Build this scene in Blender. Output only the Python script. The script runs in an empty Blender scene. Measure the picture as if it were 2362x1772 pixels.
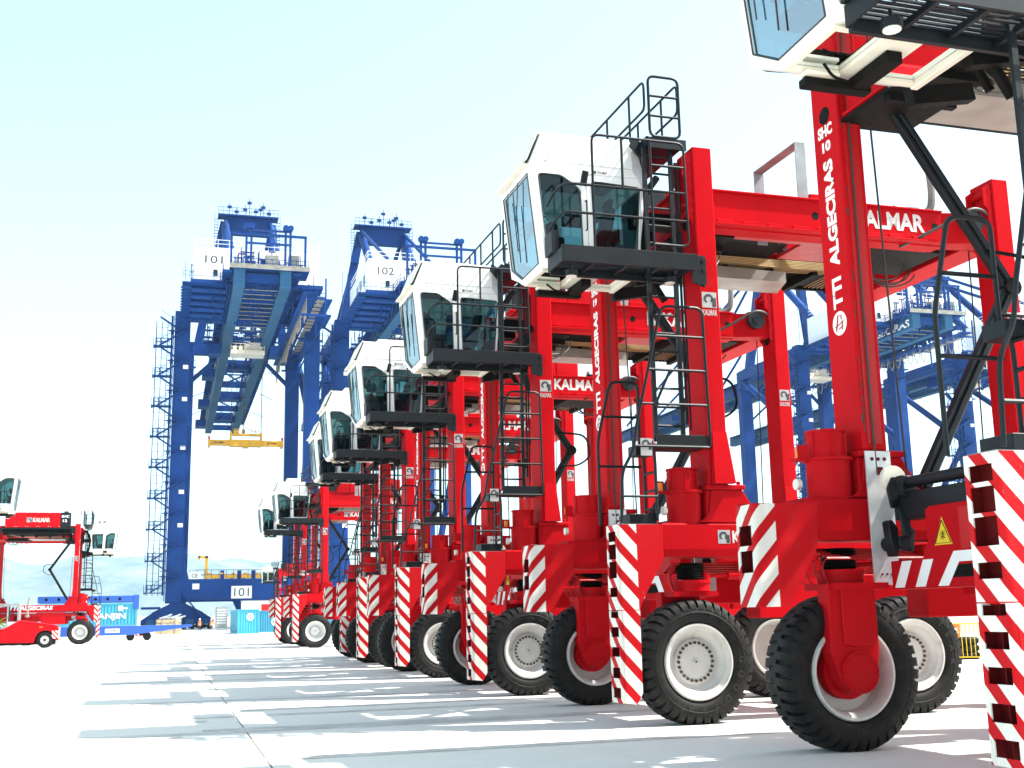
import bpy, bmesh, math, random
from mathutils import Vector, Matrix
from mathutils.geometry import tessellate_polygon
random.seed(7)
R = math.radians
sc = bpy.context.scene
col = sc.collection

# ------------------------------------------------------------------ camera
def basis(pitch, roll, yaw):
    p, y, r = R(pitch), R(yaw), roll
    F = Vector((math.sin(y)*math.cos(p), math.cos(y)*math.cos(p), math.sin(p)))
    X = Vector((math.cos(y), -math.sin(y), 0)); U = X.cross(F)
    c, s = math.cos(r), math.sin(r)
    return c*X - s*U, s*X + c*U, F
RX, UP, FW = basis(11.08, 0.02, 17.4)
cam = bpy.data.objects.new('camera', bpy.data.cameras.new('camera'))
col.objects.link(cam)
m = Matrix((RX, UP, -FW)).transposed().to_4x4(); m.translation = (0, 0, 1.7)
cam.matrix_world = m
cam.data.sensor_width = 36; cam.data.lens = 2700/2362*36
cam.data.clip_start = 0.1; cam.data.clip_end = 40000
sc.camera = cam
# ------------------------------------------------------------------ world and sun
SUN = Vector((6.6, -2.0, 9.2)).normalized()
w = bpy.data.worlds.new('World'); sc.world = w; w.use_nodes = True
nt = w.node_tree; bg = nt.nodes['Background']
sky = nt.nodes.new('ShaderNodeTexSky'); sky.sky_type = 'NISHITA'; sky.sun_disc = False
sky.sun_elevation = math.asin(SUN.z); sky.sun_rotation = math.atan2(SUN.x, SUN.y)
sky.air_density = 1.0; sky.dust_density = 1.6; sky.ozone_density = 1.0; sky.altitude = 0
hsv = nt.nodes.new('ShaderNodeHueSaturation'); hsv.inputs['Saturation'].default_value = .62; nt.links.new(sky.outputs[0], hsv.inputs['Color'])
wb = nt.nodes.new('ShaderNodeMix'); wb.data_type = 'RGBA'; wb.blend_type = 'MULTIPLY'; wb.inputs[0].default_value = 1; wb.inputs[7].default_value = (.93, 1.05, .98, 1)
nt.links.new(hsv.outputs[0], wb.inputs[6])
nt.links.new(wb.outputs[2], bg.inputs[0]); bg.inputs[1].default_value = 0.148
sl = bpy.data.lights.new('sun', 'SUN'); sl.energy = 5.0; sl.angle = R(0.5); sl.color = (1.0, 0.96, 0.9)
so = bpy.data.objects.new('sun', sl); col.objects.link(so)
so.rotation_euler = SUN.to_track_quat('Z', 'Y').to_euler()
vs = sc.view_settings
vs.view_transform = 'Standard'; vs.look = 'None'; vs.gamma = 1; vs.exposure = 1.28; vs.use_curve_mapping = False
sc.render.engine = 'CYCLES'
sc.cycles.max_bounces = 8; sc.cycles.transparent_max_bounces = 24
sc.cycles.volume_bounces = 1

# ------------------------------------------------------------------ materials
def nmat(name):
    mt = bpy.data.materials.new(name); mt.use_nodes = True
    return mt, mt.node_tree, mt.node_tree.nodes['Principled BSDF']
def mixc(t, fac, a, b, blend='MIX'):
    n = t.nodes.new('ShaderNodeMix'); n.data_type = 'RGBA'; n.blend_type = blend
    if hasattr(fac, 'links') or hasattr(fac, 'is_linked'): t.links.new(fac, n.inputs[0])
    else: n.inputs[0].default_value = fac
    for i, v in ((6, a), (7, b)):
        if isinstance(v, tuple): n.inputs[i].default_value = (*v, 1)
        else: t.links.new(v, n.inputs[i])
    return n.outputs[2]
def mth(t, op, a, b=0.0):
    n = t.nodes.new('ShaderNodeMath'); n.operation = op
    for i, v in ((0, a), (1, b)):
        if isinstance(v, (int, float)): n.inputs[i].default_value = v
        else: t.links.new(v, n.inputs[i])
    return n.outputs[0]
def noise(t, scale, detail=4, rough=.55, coord='Object', stretch=None):
    tc = t.nodes.new('ShaderNodeTexCoord'); n = t.nodes.new('ShaderNodeTexNoise')
    n.inputs['Scale'].default_value = scale; n.inputs['Detail'].default_value = detail; n.inputs['Roughness'].default_value = rough
    src = tc.outputs[coord]
    if stretch:
        mp = t.nodes.new('ShaderNodeMapping'); mp.inputs['Scale'].default_value = stretch
        t.links.new(src, mp.inputs[0]); src = mp.outputs[0]
    t.links.new(src, n.inputs['Vector'])
    return n.outputs['Fac']
def ramp(t, fac, a, b):
    n = t.nodes.new('ShaderNodeMapRange'); n.inputs[1].default_value = a; n.inputs[2].default_value = b
    t.links.new(fac, n.inputs[0]); return n.outputs[0]
def paint(name, c, rough=.35, var=.25, scale=1.3, metal=0, bump=.0, dirt=None, dirtamt=.5, coat=0, spec=.5):
    mt, t, p = nmat(name); p.inputs['Specular IOR Level'].default_value = spec
    f = ramp(t, noise(t, scale, 6), .3, .7)
    o = mixc(t, f, tuple(x*(1-var) for x in c), tuple(min(1, x*(1+var*.6)) for x in c))
    if dirt:
        d = ramp(t, noise(t, scale*3.1, 8, .7, stretch=(1, 1, .25)), .58, .8)
        o = mixc(t, mth(t, 'MULTIPLY', d, dirtamt), o, dirt)
    t.links.new(o, p.inputs['Base Color'])
    t.links.new(ramp(t, noise(t, scale*5, 5), -1.0, 2.0), p.inputs['Roughness'])
    mr = t.nodes.new('ShaderNodeMapRange'); mr.inputs[3].default_value = rough*.75; mr.inputs[4].default_value = min(1, rough*1.3)
    t.links.new(noise(t, scale*4, 5), mr.inputs[0]); t.links.new(mr.outputs[0], p.inputs['Roughness'])
    p.inputs['Metallic'].default_value = metal
    if coat: p.inputs['Coat Weight'].default_value = coat; p.inputs['Coat Roughness'].default_value = .12
    if bump:
        b = t.nodes.new('ShaderNodeBump'); b.inputs['Strength'].default_value = bump; b.inputs['Distance'].default_value = .01
        t.links.new(noise(t, scale*14, 6), b.inputs['Height']); t.links.new(b.outputs[0], p.inputs['Normal'])
    return mt
RED = (.48, .0045, .009)
M = {}
def red_mat():
    mt, t, p = nmat('red_paint')
    oi = t.nodes.new('ShaderNodeObjectInfo')
    f = ramp(t, noise(t, .7, 7, .6), .3, .7)
    o = mixc(t, f, (.38, .0036, .0066), (.50, .0050, .0098))
    rv = mth(t, 'MULTIPLY', oi.outputs['Random'], .30); o = mixc(t, rv, o, (.44, .006, .012))
    sk = ramp(t, noise(t, 2.6, 8, .7, stretch=(3, 3, .18)), .56, .78); o = mixc(t, mth(t, 'MULTIPLY', sk, .45), o, (.24, .014, .014))
    du = ramp(t, noise(t, 1.1, 9, .75), .60, .80); o = mixc(t, mth(t, 'MULTIPLY', du, .22), o, (.42, .13, .10))
    ch = ramp(t, noise(t, 22, 3, .5), .735, .76); o = mixc(t, mth(t, 'MULTIPLY', ch, .6), o, (.10, .02, .015))
    t.links.new(o, p.inputs['Base Color'])
    mr = t.nodes.new('ShaderNodeMapRange'); mr.inputs[3].default_value = .26; mr.inputs[4].default_value = .52
    t.links.new(noise(t, 3, 6), mr.inputs[0])
    df = t.nodes.new('ShaderNodeBsdfDiffuse'); gl = t.nodes.new('ShaderNodeBsdfGlossy'); mx = t.nodes.new('ShaderNodeMixShader'); lw = t.nodes.new('ShaderNodeFresnel'); lw.inputs[0].default_value = 1.40
    gl.inputs[0].default_value = (.85, .34, .34, 1); t.links.new(mr.outputs[0], gl.inputs['Roughness']); t.links.new(o, df.inputs[0])
    t.links.new(mth(t, 'MULTIPLY', lw.outputs[0], .42), mx.inputs[0]); t.links.new(df.outputs[0], mx.inputs[1]); t.links.new(gl.outputs[0], mx.inputs[2])
    t.links.new(mx.outputs[0], t.nodes['Material Output'].inputs[0])
    b = t.nodes.new('ShaderNodeBump'); b.inputs['Strength'].default_value = .10; b.inputs['Distance'].default_value = .02
    t.links.new(noise(t, 1.6, 3), b.inputs['Height']); t.links.new(b.outputs[0], gl.inputs['Normal']); t.nodes.remove(p)
    return mt
M['red'] = red_mat()
M['redside'] = paint('red_paint_worn', (.42, .005, .008), .45, .12, 1.2, dirt=(.10, .01, .01), dirtamt=.6, spec=.3)
M['recess'] = paint('recess_shade_maroon', (.10, .004, .005), .6, .2, 3, spec=.15)  # red darkened to maroon: shade inside the step holes put into the colour
M['black'] = paint('charcoal_paint', (.0065, .0095, .012), .45, .3, 2, spec=.22)
M['blackm'] = paint('black_machinery', (.0045, .004, .0035), .7, .5, 4, spec=.12)
M['grey'] = paint('grey_steel', (.26, .27, .28), .5, .25, 3)
M['plate'] = paint('bare_plate', (.27, .25, .215), .42, .35, 1.6, metal=.3, dirt=(.16, .12, .08))
M['wear'] = paint('wear_plate', (.55, .56, .57), .35, .15, 3, metal=.2, dirt=(.25, .18, .12))
M['brass'] = paint('hydraulic_pipe', (.36, .25, .11), .35, .2, 3, metal=.6)
M['white'] = paint('cab_white', (.80, .79, .76), .3, .04, 1, coat=.3)
M['cream'] = paint('cab_cream', (.74, .69, .58), .4, .08, 2)
M['rim'] = paint('rim_white', (.54, .53, .505), .38, .14, 2.5, dirt=(.20, .14, .09), dirtamt=.8)
M['bolt'] = paint('bolt_dark', (.045, .035, .025), .5, .3, 8)
M['yellow'] = paint('spreader_yellow', (.80, .40, .012), .45, .15, .8, dirt=(.3, .14, .02))
M['orange'] = paint('orange_plastic', (.85, .20, .01), .35, .1, 4)
M['blue'] = paint('crane_blue', (.006, .042, .195), .45, .28, .16, dirt=(.006, .022, .075), dirtamt=.7, spec=.12)
M['bluel'] = paint('crane_girder_blue', (.022, .085, .185), .45, .22, .16, dirt=(.03, .05, .07), dirtamt=.5, spec=.15)
M['trailer'] = paint('trailer_blue', (.02, .09, .40), .4, .15, .5)
M['house'] = paint('machinery_house_white', (.80, .80, .79), .5, .04, .3)
M['teal'] = paint('container_teal', (.045, .33, .48), .5, .12, .6, dirt=(.12, .2, .22))
M['teald'] = paint('container_teal_aged', (.035, .24, .36), .55, .15, .6, dirt=(.16, .12, .08))
M['print'] = paint('white_print', (.82, .82, .80), .5, .04, 3)
M['printg'] = paint('silver_print', (.60, .58, .55), .5, .06, 6)
M['emblem'] = paint('emblem_grey', (.36, .36, .36), .5, .15, 9)
M['coltext'] = paint('column_print', (.46, .40, .39), .5, .1, 9)
M['ink'] = paint('black_print', (.03, .03, .035), .5, .1, 5)
M['seat'] = paint('seat_fabric', (.03, .034, .038), .8, .3, 5)
M['lamp'] = paint('lamp_glass', (.75, .72, .64), .2, .05, 5)
M['cable'] = paint('rope_dark', (.03, .025, .02), .5, .3, 9)
M['wood'] = paint('timber', (.46, .34, .20), .8, .3, 2, dirt=(.2, .13, .07))
M['skin'] = paint('skin', (.45, .27, .19), .6, .1, 5)
M['vest'] = paint('orange_vest', (.85, .16, .03), .7, .1, 3)
M['cloth'] = paint('dark_cloth', (.03, .035, .05), .85, .2, 5)
M['conc'] = paint('barrier_concrete', (.55, .54, .52), .85, .12, 1)
M['carw'] = paint('car_white', (.78, .78, .78), .25, .03, 1, coat=.6)
M['warn'] = paint('warning_yellow', (.80, .55, .02), .4, .05, 4)

def tyre_mat():
    mt, t, p = nmat('tyre_rubber')
    tc = t.nodes.new('ShaderNodeTexCoord'); sp = t.nodes.new('ShaderNodeSeparateXYZ'); t.links.new(tc.outputs['Object'], sp.inputs[0])
    d = ramp(t, noise(t, 5, 7, .65), .42, .75)
    o = mixc(t, d, (.0055, .0055, .006), (.020, .018, .015))
    dd = ramp(t, noise(t, 30, 4, .6), .6, .75)
    o = mixc(t, mth(t, 'MULTIPLY', dd, .6), o, (.075, .064, .045))
    t.links.new(o, p.inputs['Base Color']); p.inputs['Roughness'].default_value = .62; p.inputs['Specular IOR Level'].default_value = .22
    b = t.nodes.new('ShaderNodeBump'); b.inputs['Strength'].default_value = .25; b.inputs['Distance'].default_value = .01
    t.links.new(noise(t, 60, 5), b.inputs['Height']); t.links.new(b.outputs[0], p.inputs['Normal'])
    return mt
M['tyre'] = tyre_mat()
def glass_mat(name, tint, refl=1.0, base=.05):
    mt, t, p = nmat(name); t.nodes.remove(p); out = t.nodes['Material Output']
    tr = t.nodes.new('ShaderNodeBsdfTransparent'); tr.inputs[0].default_value = (*tint, 1)
    gl = t.nodes.new('ShaderNodeBsdfGlossy'); gl.inputs['Roughness'].default_value = .02; gl.inputs[0].default_value = (.9, .97, 1, 1)
    fr = t.nodes.new('ShaderNodeFresnel'); fr.inputs[0].default_value = 1.5
    mx = t.nodes.new('ShaderNodeMixShader')
    t.links.new(mth(t, 'MULTIPLY_ADD' if False else 'ADD', mth(t, 'MULTIPLY', fr.outputs[0], refl), base), mx.inputs[0])
    t.links.new(tr.outputs[0], mx.inputs[1]); t.links.new(gl.outputs[0], mx.inputs[2]); t.links.new(mx.outputs[0], out.inputs[0])
    return mt
M['glass'] = glass_mat('cab_glass', (.42, .66, .70), .8, .02)
M['glassd'] = glass_mat('cab_glass_dark', (.24, .40, .41), .7, .0)
M['glassfl'] = glass_mat('floor_glass', (.10, .10, .10), 1.0, .06)
M['glassf'] = glass_mat('windscreen_glass', (.18, .47, .56), .45, .0)

ORGX, ORGY = 11.55, 2.45          # carrier origin inside its drawing coordinates
PER = .405
def stripe_mat(name, sgn, lim):
    # flat print: slanted white bars on red, in the bumper's own coordinates
    mt, t, p = nmat(name)
    tc = t.nodes.new('ShaderNodeTexCoord'); sp = t.nodes.new('ShaderNodeSeparateXYZ'); t.links.new(tc.outputs['Object'], sp.inputs[0])
    x, y, z = sp.outputs
    u = mth(t, 'SUBTRACT', x, y) if sgn > 0 else mth(t, 'MULTIPLY', mth(t, 'SUBTRACT', x, y), -1.0)
    s = mth(t, 'ADD', z, mth(t, 'MULTIPLY', u, 1.06))
    fr = mth(t, 'FRACT', mth(t, 'DIVIDE', mth(t, 'ADD', s, 40.15 + (0.10 if sgn < 0 else 0)), PER))
    wmask = mth(t, 'LESS_THAN', fr, .56)
    inside = mth(t, 'LESS_THAN', mth(t, 'ABSOLUTE', x), 99) if lim is None else mth(t, 'LESS_THAN', x, lim)
    wmask = mth(t, 'MULTIPLY', wmask, inside)
    dz = ramp(t, noise(t, 6, 8, .75, stretch=(1, 1, .2)), .42, .78)
    wh = mixc(t, mth(t, 'MULTIPLY', dz, .45), (.74, .72, .66), (.46, .42, .35))
    rd = mixc(t, mth(t, 'MULTIPLY', dz, .5), RED, (.36, .02, .02))
    sc_ = ramp(t, noise(t, 30, 4, .6, stretch=(1, 1, .4)), .66, .72); cc = mixc(t, wmask, rd, wh)
    t.links.new(mixc(t, mth(t, 'MULTIPLY', sc_, .55), cc, (.20, .12, .09)), p.inputs['Base Color']); p.inputs['Roughness'].default_value = .5; p.inputs['Specular IOR Level'].default_value = .08
    return mt
M['strN'] = stripe_mat('stripes_tall', 1, 7.12 - ORGX)
M['strL'] = stripe_mat('stripes_tall_low', 1, None)
M['strF'] = stripe_mat('stripes_short', -1, 7.10 - ORGX)

SPLIT = {'girder_tie', 'bogie_wheel', 'belly_tank', 'wear_plate', 'rope_pulley', 'house_window', 'knee_brace', 'stay_bar', 'apex_leg', 'side_brace',
         'lifting_hole', 'grating_bar', 'hoist_rope', 'round_lamp', 'strap', 'tail_lamp', 'side_stripe', 'drain_slot', 'flipper_arm', 'kick_board', 'pedestal_bolt', 'lashing_hole', 'fan_grille', 'cover_panel', 'board', 'crane_floodlight', 'warning_stripe', 'underside_slat', 'belly_sheet'}
STUFF = {'grating', 'festoon_cable', 'hoses', 'hose_bundle', 'hydraulic_pipe_run', 'pipe_run', 'wheel_bolts', 'cover_latch', 'distant_town', 'hand_clutter', 'girder_walkway', 'house_railing', 'roof_railing', 'railing', 'crane_clutter', 'grease_mark', 'plate_bolt'}
# ------------------------------------------------------------------ mesh builder
class MB:
    def __init__(s): s.v = []; s.f = []; s.mi = []; s.cur = 0; s.sm = []; s.smooth = False
    def add(s, vs, fs):
        b = len(s.v); s.v += [tuple(p) for p in vs]
        for f in fs: s.f.append([i+b for i in f]); s.mi.append(s.cur); s.sm.append(s.smooth)
        return s
    def mat(s, i): s.cur = i; return s
    def box(s, x0, x1, y0, y1, z0, z1):
        return s.add([(x, y, z) for z in (z0, z1) for y in (y0, y1) for x in (x0, x1)],
            [(0, 2, 3, 1), (4, 5, 7, 6), (0, 1, 5, 4), (2, 6, 7, 3), (0, 4, 6, 2), (1, 3, 7, 5)])
    def beam(s, p, q, w, h, up=(0, 0, 1)):
        p, q = Vector(p), Vector(q); d = (q-p).normalized(); u = Vector(up)
        if abs(d.dot(u)) > .98: u = Vector((1, 0, 0))
        a = d.cross(u).normalized()*w/2; b = a.cross(d).normalized()*h/2
        vs = [e+i*a+j*b for e in (p, q) for j in (-1, 1) for i in (-1, 1)]
        return s.add(vs, [(0, 1, 3, 2), (4, 6, 7, 5), (0, 4, 5, 1), (2, 3, 7, 6), (0, 2, 6, 4), (1, 5, 7, 3)])
    def tube(s, pts, r, n=6, closed=False):
        pts = [Vector(p) for p in pts]; k = len(pts); rings = []; a = None; old = s.smooth; s.smooth = True
        for i in range(k):
            if closed: d = pts[(i+1) % k]-pts[i-1]
            else: d = pts[min(i+1, k-1)]-pts[max(i-1, 0)]
            d.normalize()
            if a is None:
                a = d.cross(Vector((0, 0, 1)))
                if a.length < .1: a = d.cross(Vector((1, 0, 0)))
            a = (a-d*a.dot(d)); a.normalize(); b = d.cross(a)
            rings.append([pts[i]+r*(math.cos(2*math.pi*j/n)*a+math.sin(2*math.pi*j/n)*b) for j in range(n)])
        fs = []
        for i in range(k if closed else k-1):
            i2 = (i+1) % k
            for j in range(n): fs.append((i*n+j, i*n+(j+1) % n, i2*n+(j+1) % n, i2*n+j))
        if not closed: fs += [tuple(range(n))[::-1], tuple((k-1)*n+j for j in range(n))]
        s.add([v for rg in rings for v in rg], fs); s.smooth = old; return s
    def cyl(s, p, q, r, n=20, r2=None):
        p, q = Vector(p), Vector(q); d = (q-p).normalized(); r2 = r if r2 is None else r2
        a = d.cross(Vector((0, 0, 1)))
        if a.length < .1: a = d.cross(Vector((1, 0, 0)))
        a.normalize(); b = d.cross(a)
        A = [p+r*(math.cos(2*math.pi*j/n)*a+math.sin(2*math.pi*j/n)*b) for j in range(n)]
        B = [q+r2*(math.cos(2*math.pi*j/n)*a+math.sin(2*math.pi*j/n)*b) for j in range(n)]
        old = s.smooth; s.smooth = True; s.add(A+B, [(j, (j+1) % n, n+(j+1) % n, n+j) for j in range(n)]+[tuple(range(n))[::-1], tuple(range(n, 2*n))]); s.smooth = old
        return s
    def plate(s, loops, axis, a0, a1):
        # polygon with holes, extruded along an axis; 2D coords: y->(x,z), x->(y,z), z->(x,y)
        def P(u, v, a): return {'y': (u, a, v), 'x': (a, u, v), 'z': (u, v, a)}[axis]
        flat = [p for lp in loops for p in lp]; n = len(flat)
        tris = tessellate_polygon([[Vector((u, v, 0)) for u, v in lp] for lp in loops])
        vs = [P(u, v, a0) for u, v in flat]+[P(u, v, a1) for u, v in flat]
        fs = [tuple(t) for t in tris]+[tuple(i+n for i in t[::-1]) for t in tris]
        b = 0
        for lp in loops:
            k = len(lp)
            for i in range(k): fs.append((b+i, b+(i+1) % k, n+b+(i+1) % k, n+b+i))
            b += k
        return s.add(vs, fs)
    def quad(s, a, b, c, d): return s.add([a, b, c, d], [(0, 1, 2, 3)])
    def lathe(s, prof, cx, cz, n=40, y=0, sgn=1, a0=0, a1=2*math.pi):
        # (r, t) profile turned about a y-axis line through (cx, cz); t along +y*sgn
        old = s.smooth; s.smooth = True; k = len(prof); vs = []; fs = []
        full = abs(a1-a0-2*math.pi) < 1e-6; m_ = n if full else n+1
        for i in range(m_):
            a = a0+(a1-a0)*i/n
            for r, t in prof: vs.append((cx+r*math.cos(a), y+sgn*t, cz+r*math.sin(a)))
        for i in range(n):
            j = (i+1) % m_
            for q in range(k-1): fs.append((i*k+q, i*k+q+1, j*k+q+1, j*k+q))
        s.add(vs, fs); s.smooth = old; return s
    def mesh(s, name, mats, bevel=0, off=(0, 0, 0)):
        me = bpy.data.meshes.new(name)
        me.from_pydata([(x-off[0], y-off[1], z-off[2]) for x, y, z in s.v], [], s.f)
        for mt in mats: me.materials.append(mt)
        for p, i, q in zip(me.polygons, s.mi, s.sm): p.material_index = i; p.use_smooth = q
        bm = bmesh.new(); bm.from_mesh(me)
        bmesh.ops.recalc_face_normals(bm, faces=bm.faces)
        if bevel:
            bmesh.ops.remove_doubles(bm, verts=bm.verts, dist=.0005)
            es = [e for e in bm.edges if len(e.link_faces) == 2 and e.calc_face_angle(0) > .6]
            bmesh.ops.bevel(bm, geom=es, offset=bevel, segments=1, affect='EDGES', profile=.5)
        bm.to_mesh(me); bm.free()
        if any(s.sm): me.set_sharp_from_angle(angle=R(38))
        me.update()
        return me
    def parts(s):
        # one builder per connected piece
        pa = list(range(len(s.v)))
        def find(i):
            while pa[i] != i: pa[i] = pa[pa[i]]; i = pa[i]
            return i
        for f in s.f:
            a = find(f[0])
            for i in f[1:]: pa[find(i)] = a
        out = {}
        for f, m_, q in zip(s.f, s.mi, s.sm):
            b, mp = out.setdefault(find(f[0]), (MB(), {}))
            for i in f:
                if i not in mp: mp[i] = len(b.v); b.v.append(s.v[i])
            b.f.append([mp[i] for i in f]); b.mi.append(m_); b.sm.append(q)
        return [b for b, _ in out.values()]
    def build(s, name, mats, parent=None, bevel=0, off=(0, 0, 0)):
        if name in SPLIT:
            return [q._build(name, mats, parent, bevel, off) for q in s.parts()][0]
        o = s._build(name, mats, parent, bevel, off)
        if name in STUFF: o['kind'] = 'stuff'
        return o
    def _build(s, name, mats, parent=None, bevel=0, off=(0, 0, 0)):
        mats = [M[q] for q in (mats if isinstance(mats, (list, tuple)) else [mats])]
        return link(name, s.mesh(name, mats, bevel, off), parent)
def link(name, me, parent=None):
    o = bpy.data.objects.new(name, me); col.objects.link(o)
    if parent: o.parent = parent
    return o
def tag(o, label=None, cat=None, group=None, kind=None):
    if label: o['label'] = label
    if cat: o['category'] = cat
    if group: o['group'] = group
    if kind: o['kind'] = kind
    return o
def empty(name, loc, rz=0, label=None, cat=None, group=None):
    o = bpy.data.objects.new(name, None); col.objects.link(o); o.location = loc; o.rotation_euler = (0, 0, rz)
    return tag(o, label, cat, group)
def kids(o): return [c for c in bpy.data.objects if c.parent is o]
def copy_tree(o, parent=None, skip=()):
    c = o.copy(); col.objects.link(c); c.parent = parent
    for ch in list(o.children):
        if ch.name.split('.')[0] in skip: continue
        copy_tree(ch, c, skip)
    return c
def rp(pts, rad, n=4, closed=False):
    # round the corners of a polyline
    pts = [Vector(p) for p in pts]; out = []; k = len(pts)
    for i, p in enumerate(pts):
        if not closed and i in (0, k-1): out.append(p); continue
        a, b = pts[i-1], pts[(i+1) % k]
        r_ = min(rad, (a-p).length*.45, (b-p).length*.45)
        s0 = p+(a-p).normalized()*r_; s1 = p+(b-p).normalized()*r_
        for j in range(n+1):
            t = j/n; out.append((1-t)**2*s0+2*t*(1-t)*p+t*t*s1)
    return out
_tc = {}
def text_geo(txt, bold=.0, shear=0):
    key = (txt, bold, shear)
    if key not in _tc:
        cu = bpy.data.curves.new('txt', 'FONT'); cu.body = txt; cu.size = 1; cu.offset = bold; cu.shear = shear
        cu.resolution_u = 3; cu.align_x = 'LEFT'
        ob = bpy.data.objects.new('txt', cu); col.objects.link(ob)
        dg = bpy.context.evaluated_depsgraph_get(); me = bpy.data.meshes.new_from_object(ob.evaluated_get(dg))
        vs = [v.co.copy() for v in me.vertices]; fs = [tuple(p.vertices) for p in me.polygons]
        bpy.data.objects.remove(ob); bpy.data.curves.remove(cu); bpy.data.meshes.remove(me)
        x0 = min(v.x for v in vs); x1 = max(v.x for v in vs); y0 = min(v.y for v in vs); y1 = max(v.y for v in vs)
        _tc[key] = ([((v.x-x0)/(x1-x0), (v.y-y0)/(y1-y0)) for v in vs], fs, (x1-x0)/(y1-y0))
    return _tc[key]
def lettering(mb, txt, o, right, up, width, height, bold=.02, shear=0):
    # flat letters: lower left corner o, given directions and total size
    vs, fs, _ = text_geo(txt, bold, shear); o, r_, u_ = Vector(o), Vector(right), Vector(up)
    return mb.add([o+r_*(a*width)+u_*(b*height) for a, b in vs], fs)
def emblem(mb, o, right, up, s, n):
    # grey square with a dark curl; mat 0 square, mat 1 curl
    o, r_, u_, n = Vector(o), Vector(right)*s, Vector(up)*s, Vector(n)
    P = lambda a, b, d=0: o+r_*a+u_*b+n*d
    c0 = mb.cur
    mb.mat(0).quad(P(0, 0), P(1, 0), P(1, 1), P(0, 1))
    mb.mat(1); k = 14; ring = []
    for i in range(k+1):
        a = R(-5+250*i/k); th = .10+.07*math.sin(math.pi*i/k)
        ring.append((P(.45+(.24+th/2)*math.cos(a)*1.1, .56+(.24+th/2)*math.sin(a), .003), P(.45+(.24-th/2)*math.cos(a)*1.1, .56+(.24-th/2)*math.sin(a), .003)))
    for i in range(k): mb.quad(ring[i][0], ring[i][1], ring[i+1][1], ring[i+1][0])
    mb.add([P(a, b, .003) for a, b in ((.64, .62), (.80, .62), (.95, .66), (.95, .06), (.68, .06), (.70, .30), (.56, .42), (.58, .50))], [tuple(range(8))])
    mb.cur = c0
    return mb

# ------------------------------------------------------------------ ground, water, hills
def concrete_mat():
    mt, t, p = nmat('yard_concrete')
    a = ramp(t, noise(t, .12, 8, .6), .3, .7); b = ramp(t, noise(t, 2.2, 8, .65), .3, .75)
    o = mixc(t, a, (.64, .635, .59), (.72, .71, .665)); o = mixc(t, mth(t, 'MULTIPLY', b, .35), o, (.54, .535, .50))
    st = ramp(t, noise(t, .5, 8, .7, stretch=(.25, 1.6, 1)), .60, .74); o = mixc(t, mth(t, 'MULTIPLY', st, .5), o, (.44, .435, .41))
    sp_ = ramp(t, noise(t, 14, 3, .5), .70, .76); o = mixc(t, mth(t, 'MULTIPLY', sp_, .4), o, (.22, .21, .20))
    t.links.new(o, p.inputs['Base Color']); p.inputs['Roughness'].default_value = .85
    bp = t.nodes.new('ShaderNodeBump'); bp.inputs['Strength'].default_value = .3; bp.inputs['Distance'].default_value = .01
    t.links.new(noise(t, 25, 8, .7), bp.inputs['Height']); t.links.new(bp.outputs[0], p.inputs['Normal'])
    return mt
M['ground'] = concrete_mat()
QUAY = 258
g = MB().box(-900, 1500, -300, QUAY, -4, 0).build('yard_ground', 'ground'); tag(g, kind='structure')
M['joint'] = paint('joint_filler', (.17, .16, .14), .9, .3, 6)
j = MB()
def strip(x0, y0, x1, y1, wd, z=.004):
    d = Vector((x1-x0, y1-y0, 0)).normalized(); n_ = Vector((-d.y, d.x, 0))*wd/2
    a, b = Vector((x0, y0, z)), Vector((x1, y1, z)); j.quad(a-n_, b-n_, b+n_, a+n_)
strip(1.05, -10, 3.6, 130, .022)
for yy in (13.9,): pass
jo = j.build('expansion_joint', 'joint'); tag(jo, kind='structure')
tm_ = MB(); M['rubber'] = paint('tyre_mark', (.53, .525, .495), .85, .3, 1.5)
random.seed(9)
for k in range(16):
    x0 = random.uniform(-14, 3); y0 = random.uniform(12, 70); L = random.uniform(5, 16); cv = random.uniform(-.02, .02); n = 10
    for tr_ in (0, 4.3):
        pts = [(x0+L*i/n, y0+tr_+cv*(i-5)**2*.6, .0035+.0001*k) for i in range(n+1)]
        for (a, b, c_), (d, e, f_) in zip(pts, pts[1:]): tm_.quad((a, b-.17, c_), (d, e-.17, f_), (d, e+.17, f_), (a, b+.17, c_))
tag(tm_.build('tyre_marks', 'rubber'), kind='structure')
st = MB(); M['stain'] = paint('oil_stain', (.12, .12, .125), .5, .4, 3)
M['bluepaint'] = paint('worn_blue_marking', (.10, .20, .45), .7, .5, 6)
random.seed(3)
for cx, cy, a, b in ((9.2, 57, 1.6, .5), (12.3, 56, 1.2, .4), (10.6, 49, .8, .3)):
    ring = [(cx+a*math.cos(k/18*6.283)*random.uniform(.7, 1.1), cy+b*math.sin(k/18*6.283)*random.uniform(.7, 1.1), .004) for k in range(18)]
    st.add(ring, [tuple(range(18))])
tag(st.build('oil_stain', 'stain'), kind='structure')
bmk = MB()
for k in range(14): bmk.box(4.8+k*.62, 5.2+k*.62, 66.5, 67.3, .004, .006)
tag(bmk.build('painted_marking', 'bluepaint'), kind='structure')
def water_mat():
    mt, t, p = nmat('harbour_water')
    p.inputs['Base Color'].default_value = (.02, .06, .08, 1); p.inputs['Roughness'].default_value = .15
    bp = t.nodes.new('ShaderNodeBump'); bp.inputs['Strength'].default_value = .5; bp.inputs['Distance'].default_value = .4
    t.links.new(noise(t, .35, 6), bp.inputs['Height']); t.links.new(bp.outputs[0], p.inputs['Normal'])
    return mt
M['water'] = water_mat()
tag(MB().quad((-9000, QUAY, -3), (12000, QUAY, -3), (12000, 9000, -3), (-9000, 9000, -3)).build('harbour_water', 'water'), kind='structure')
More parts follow.
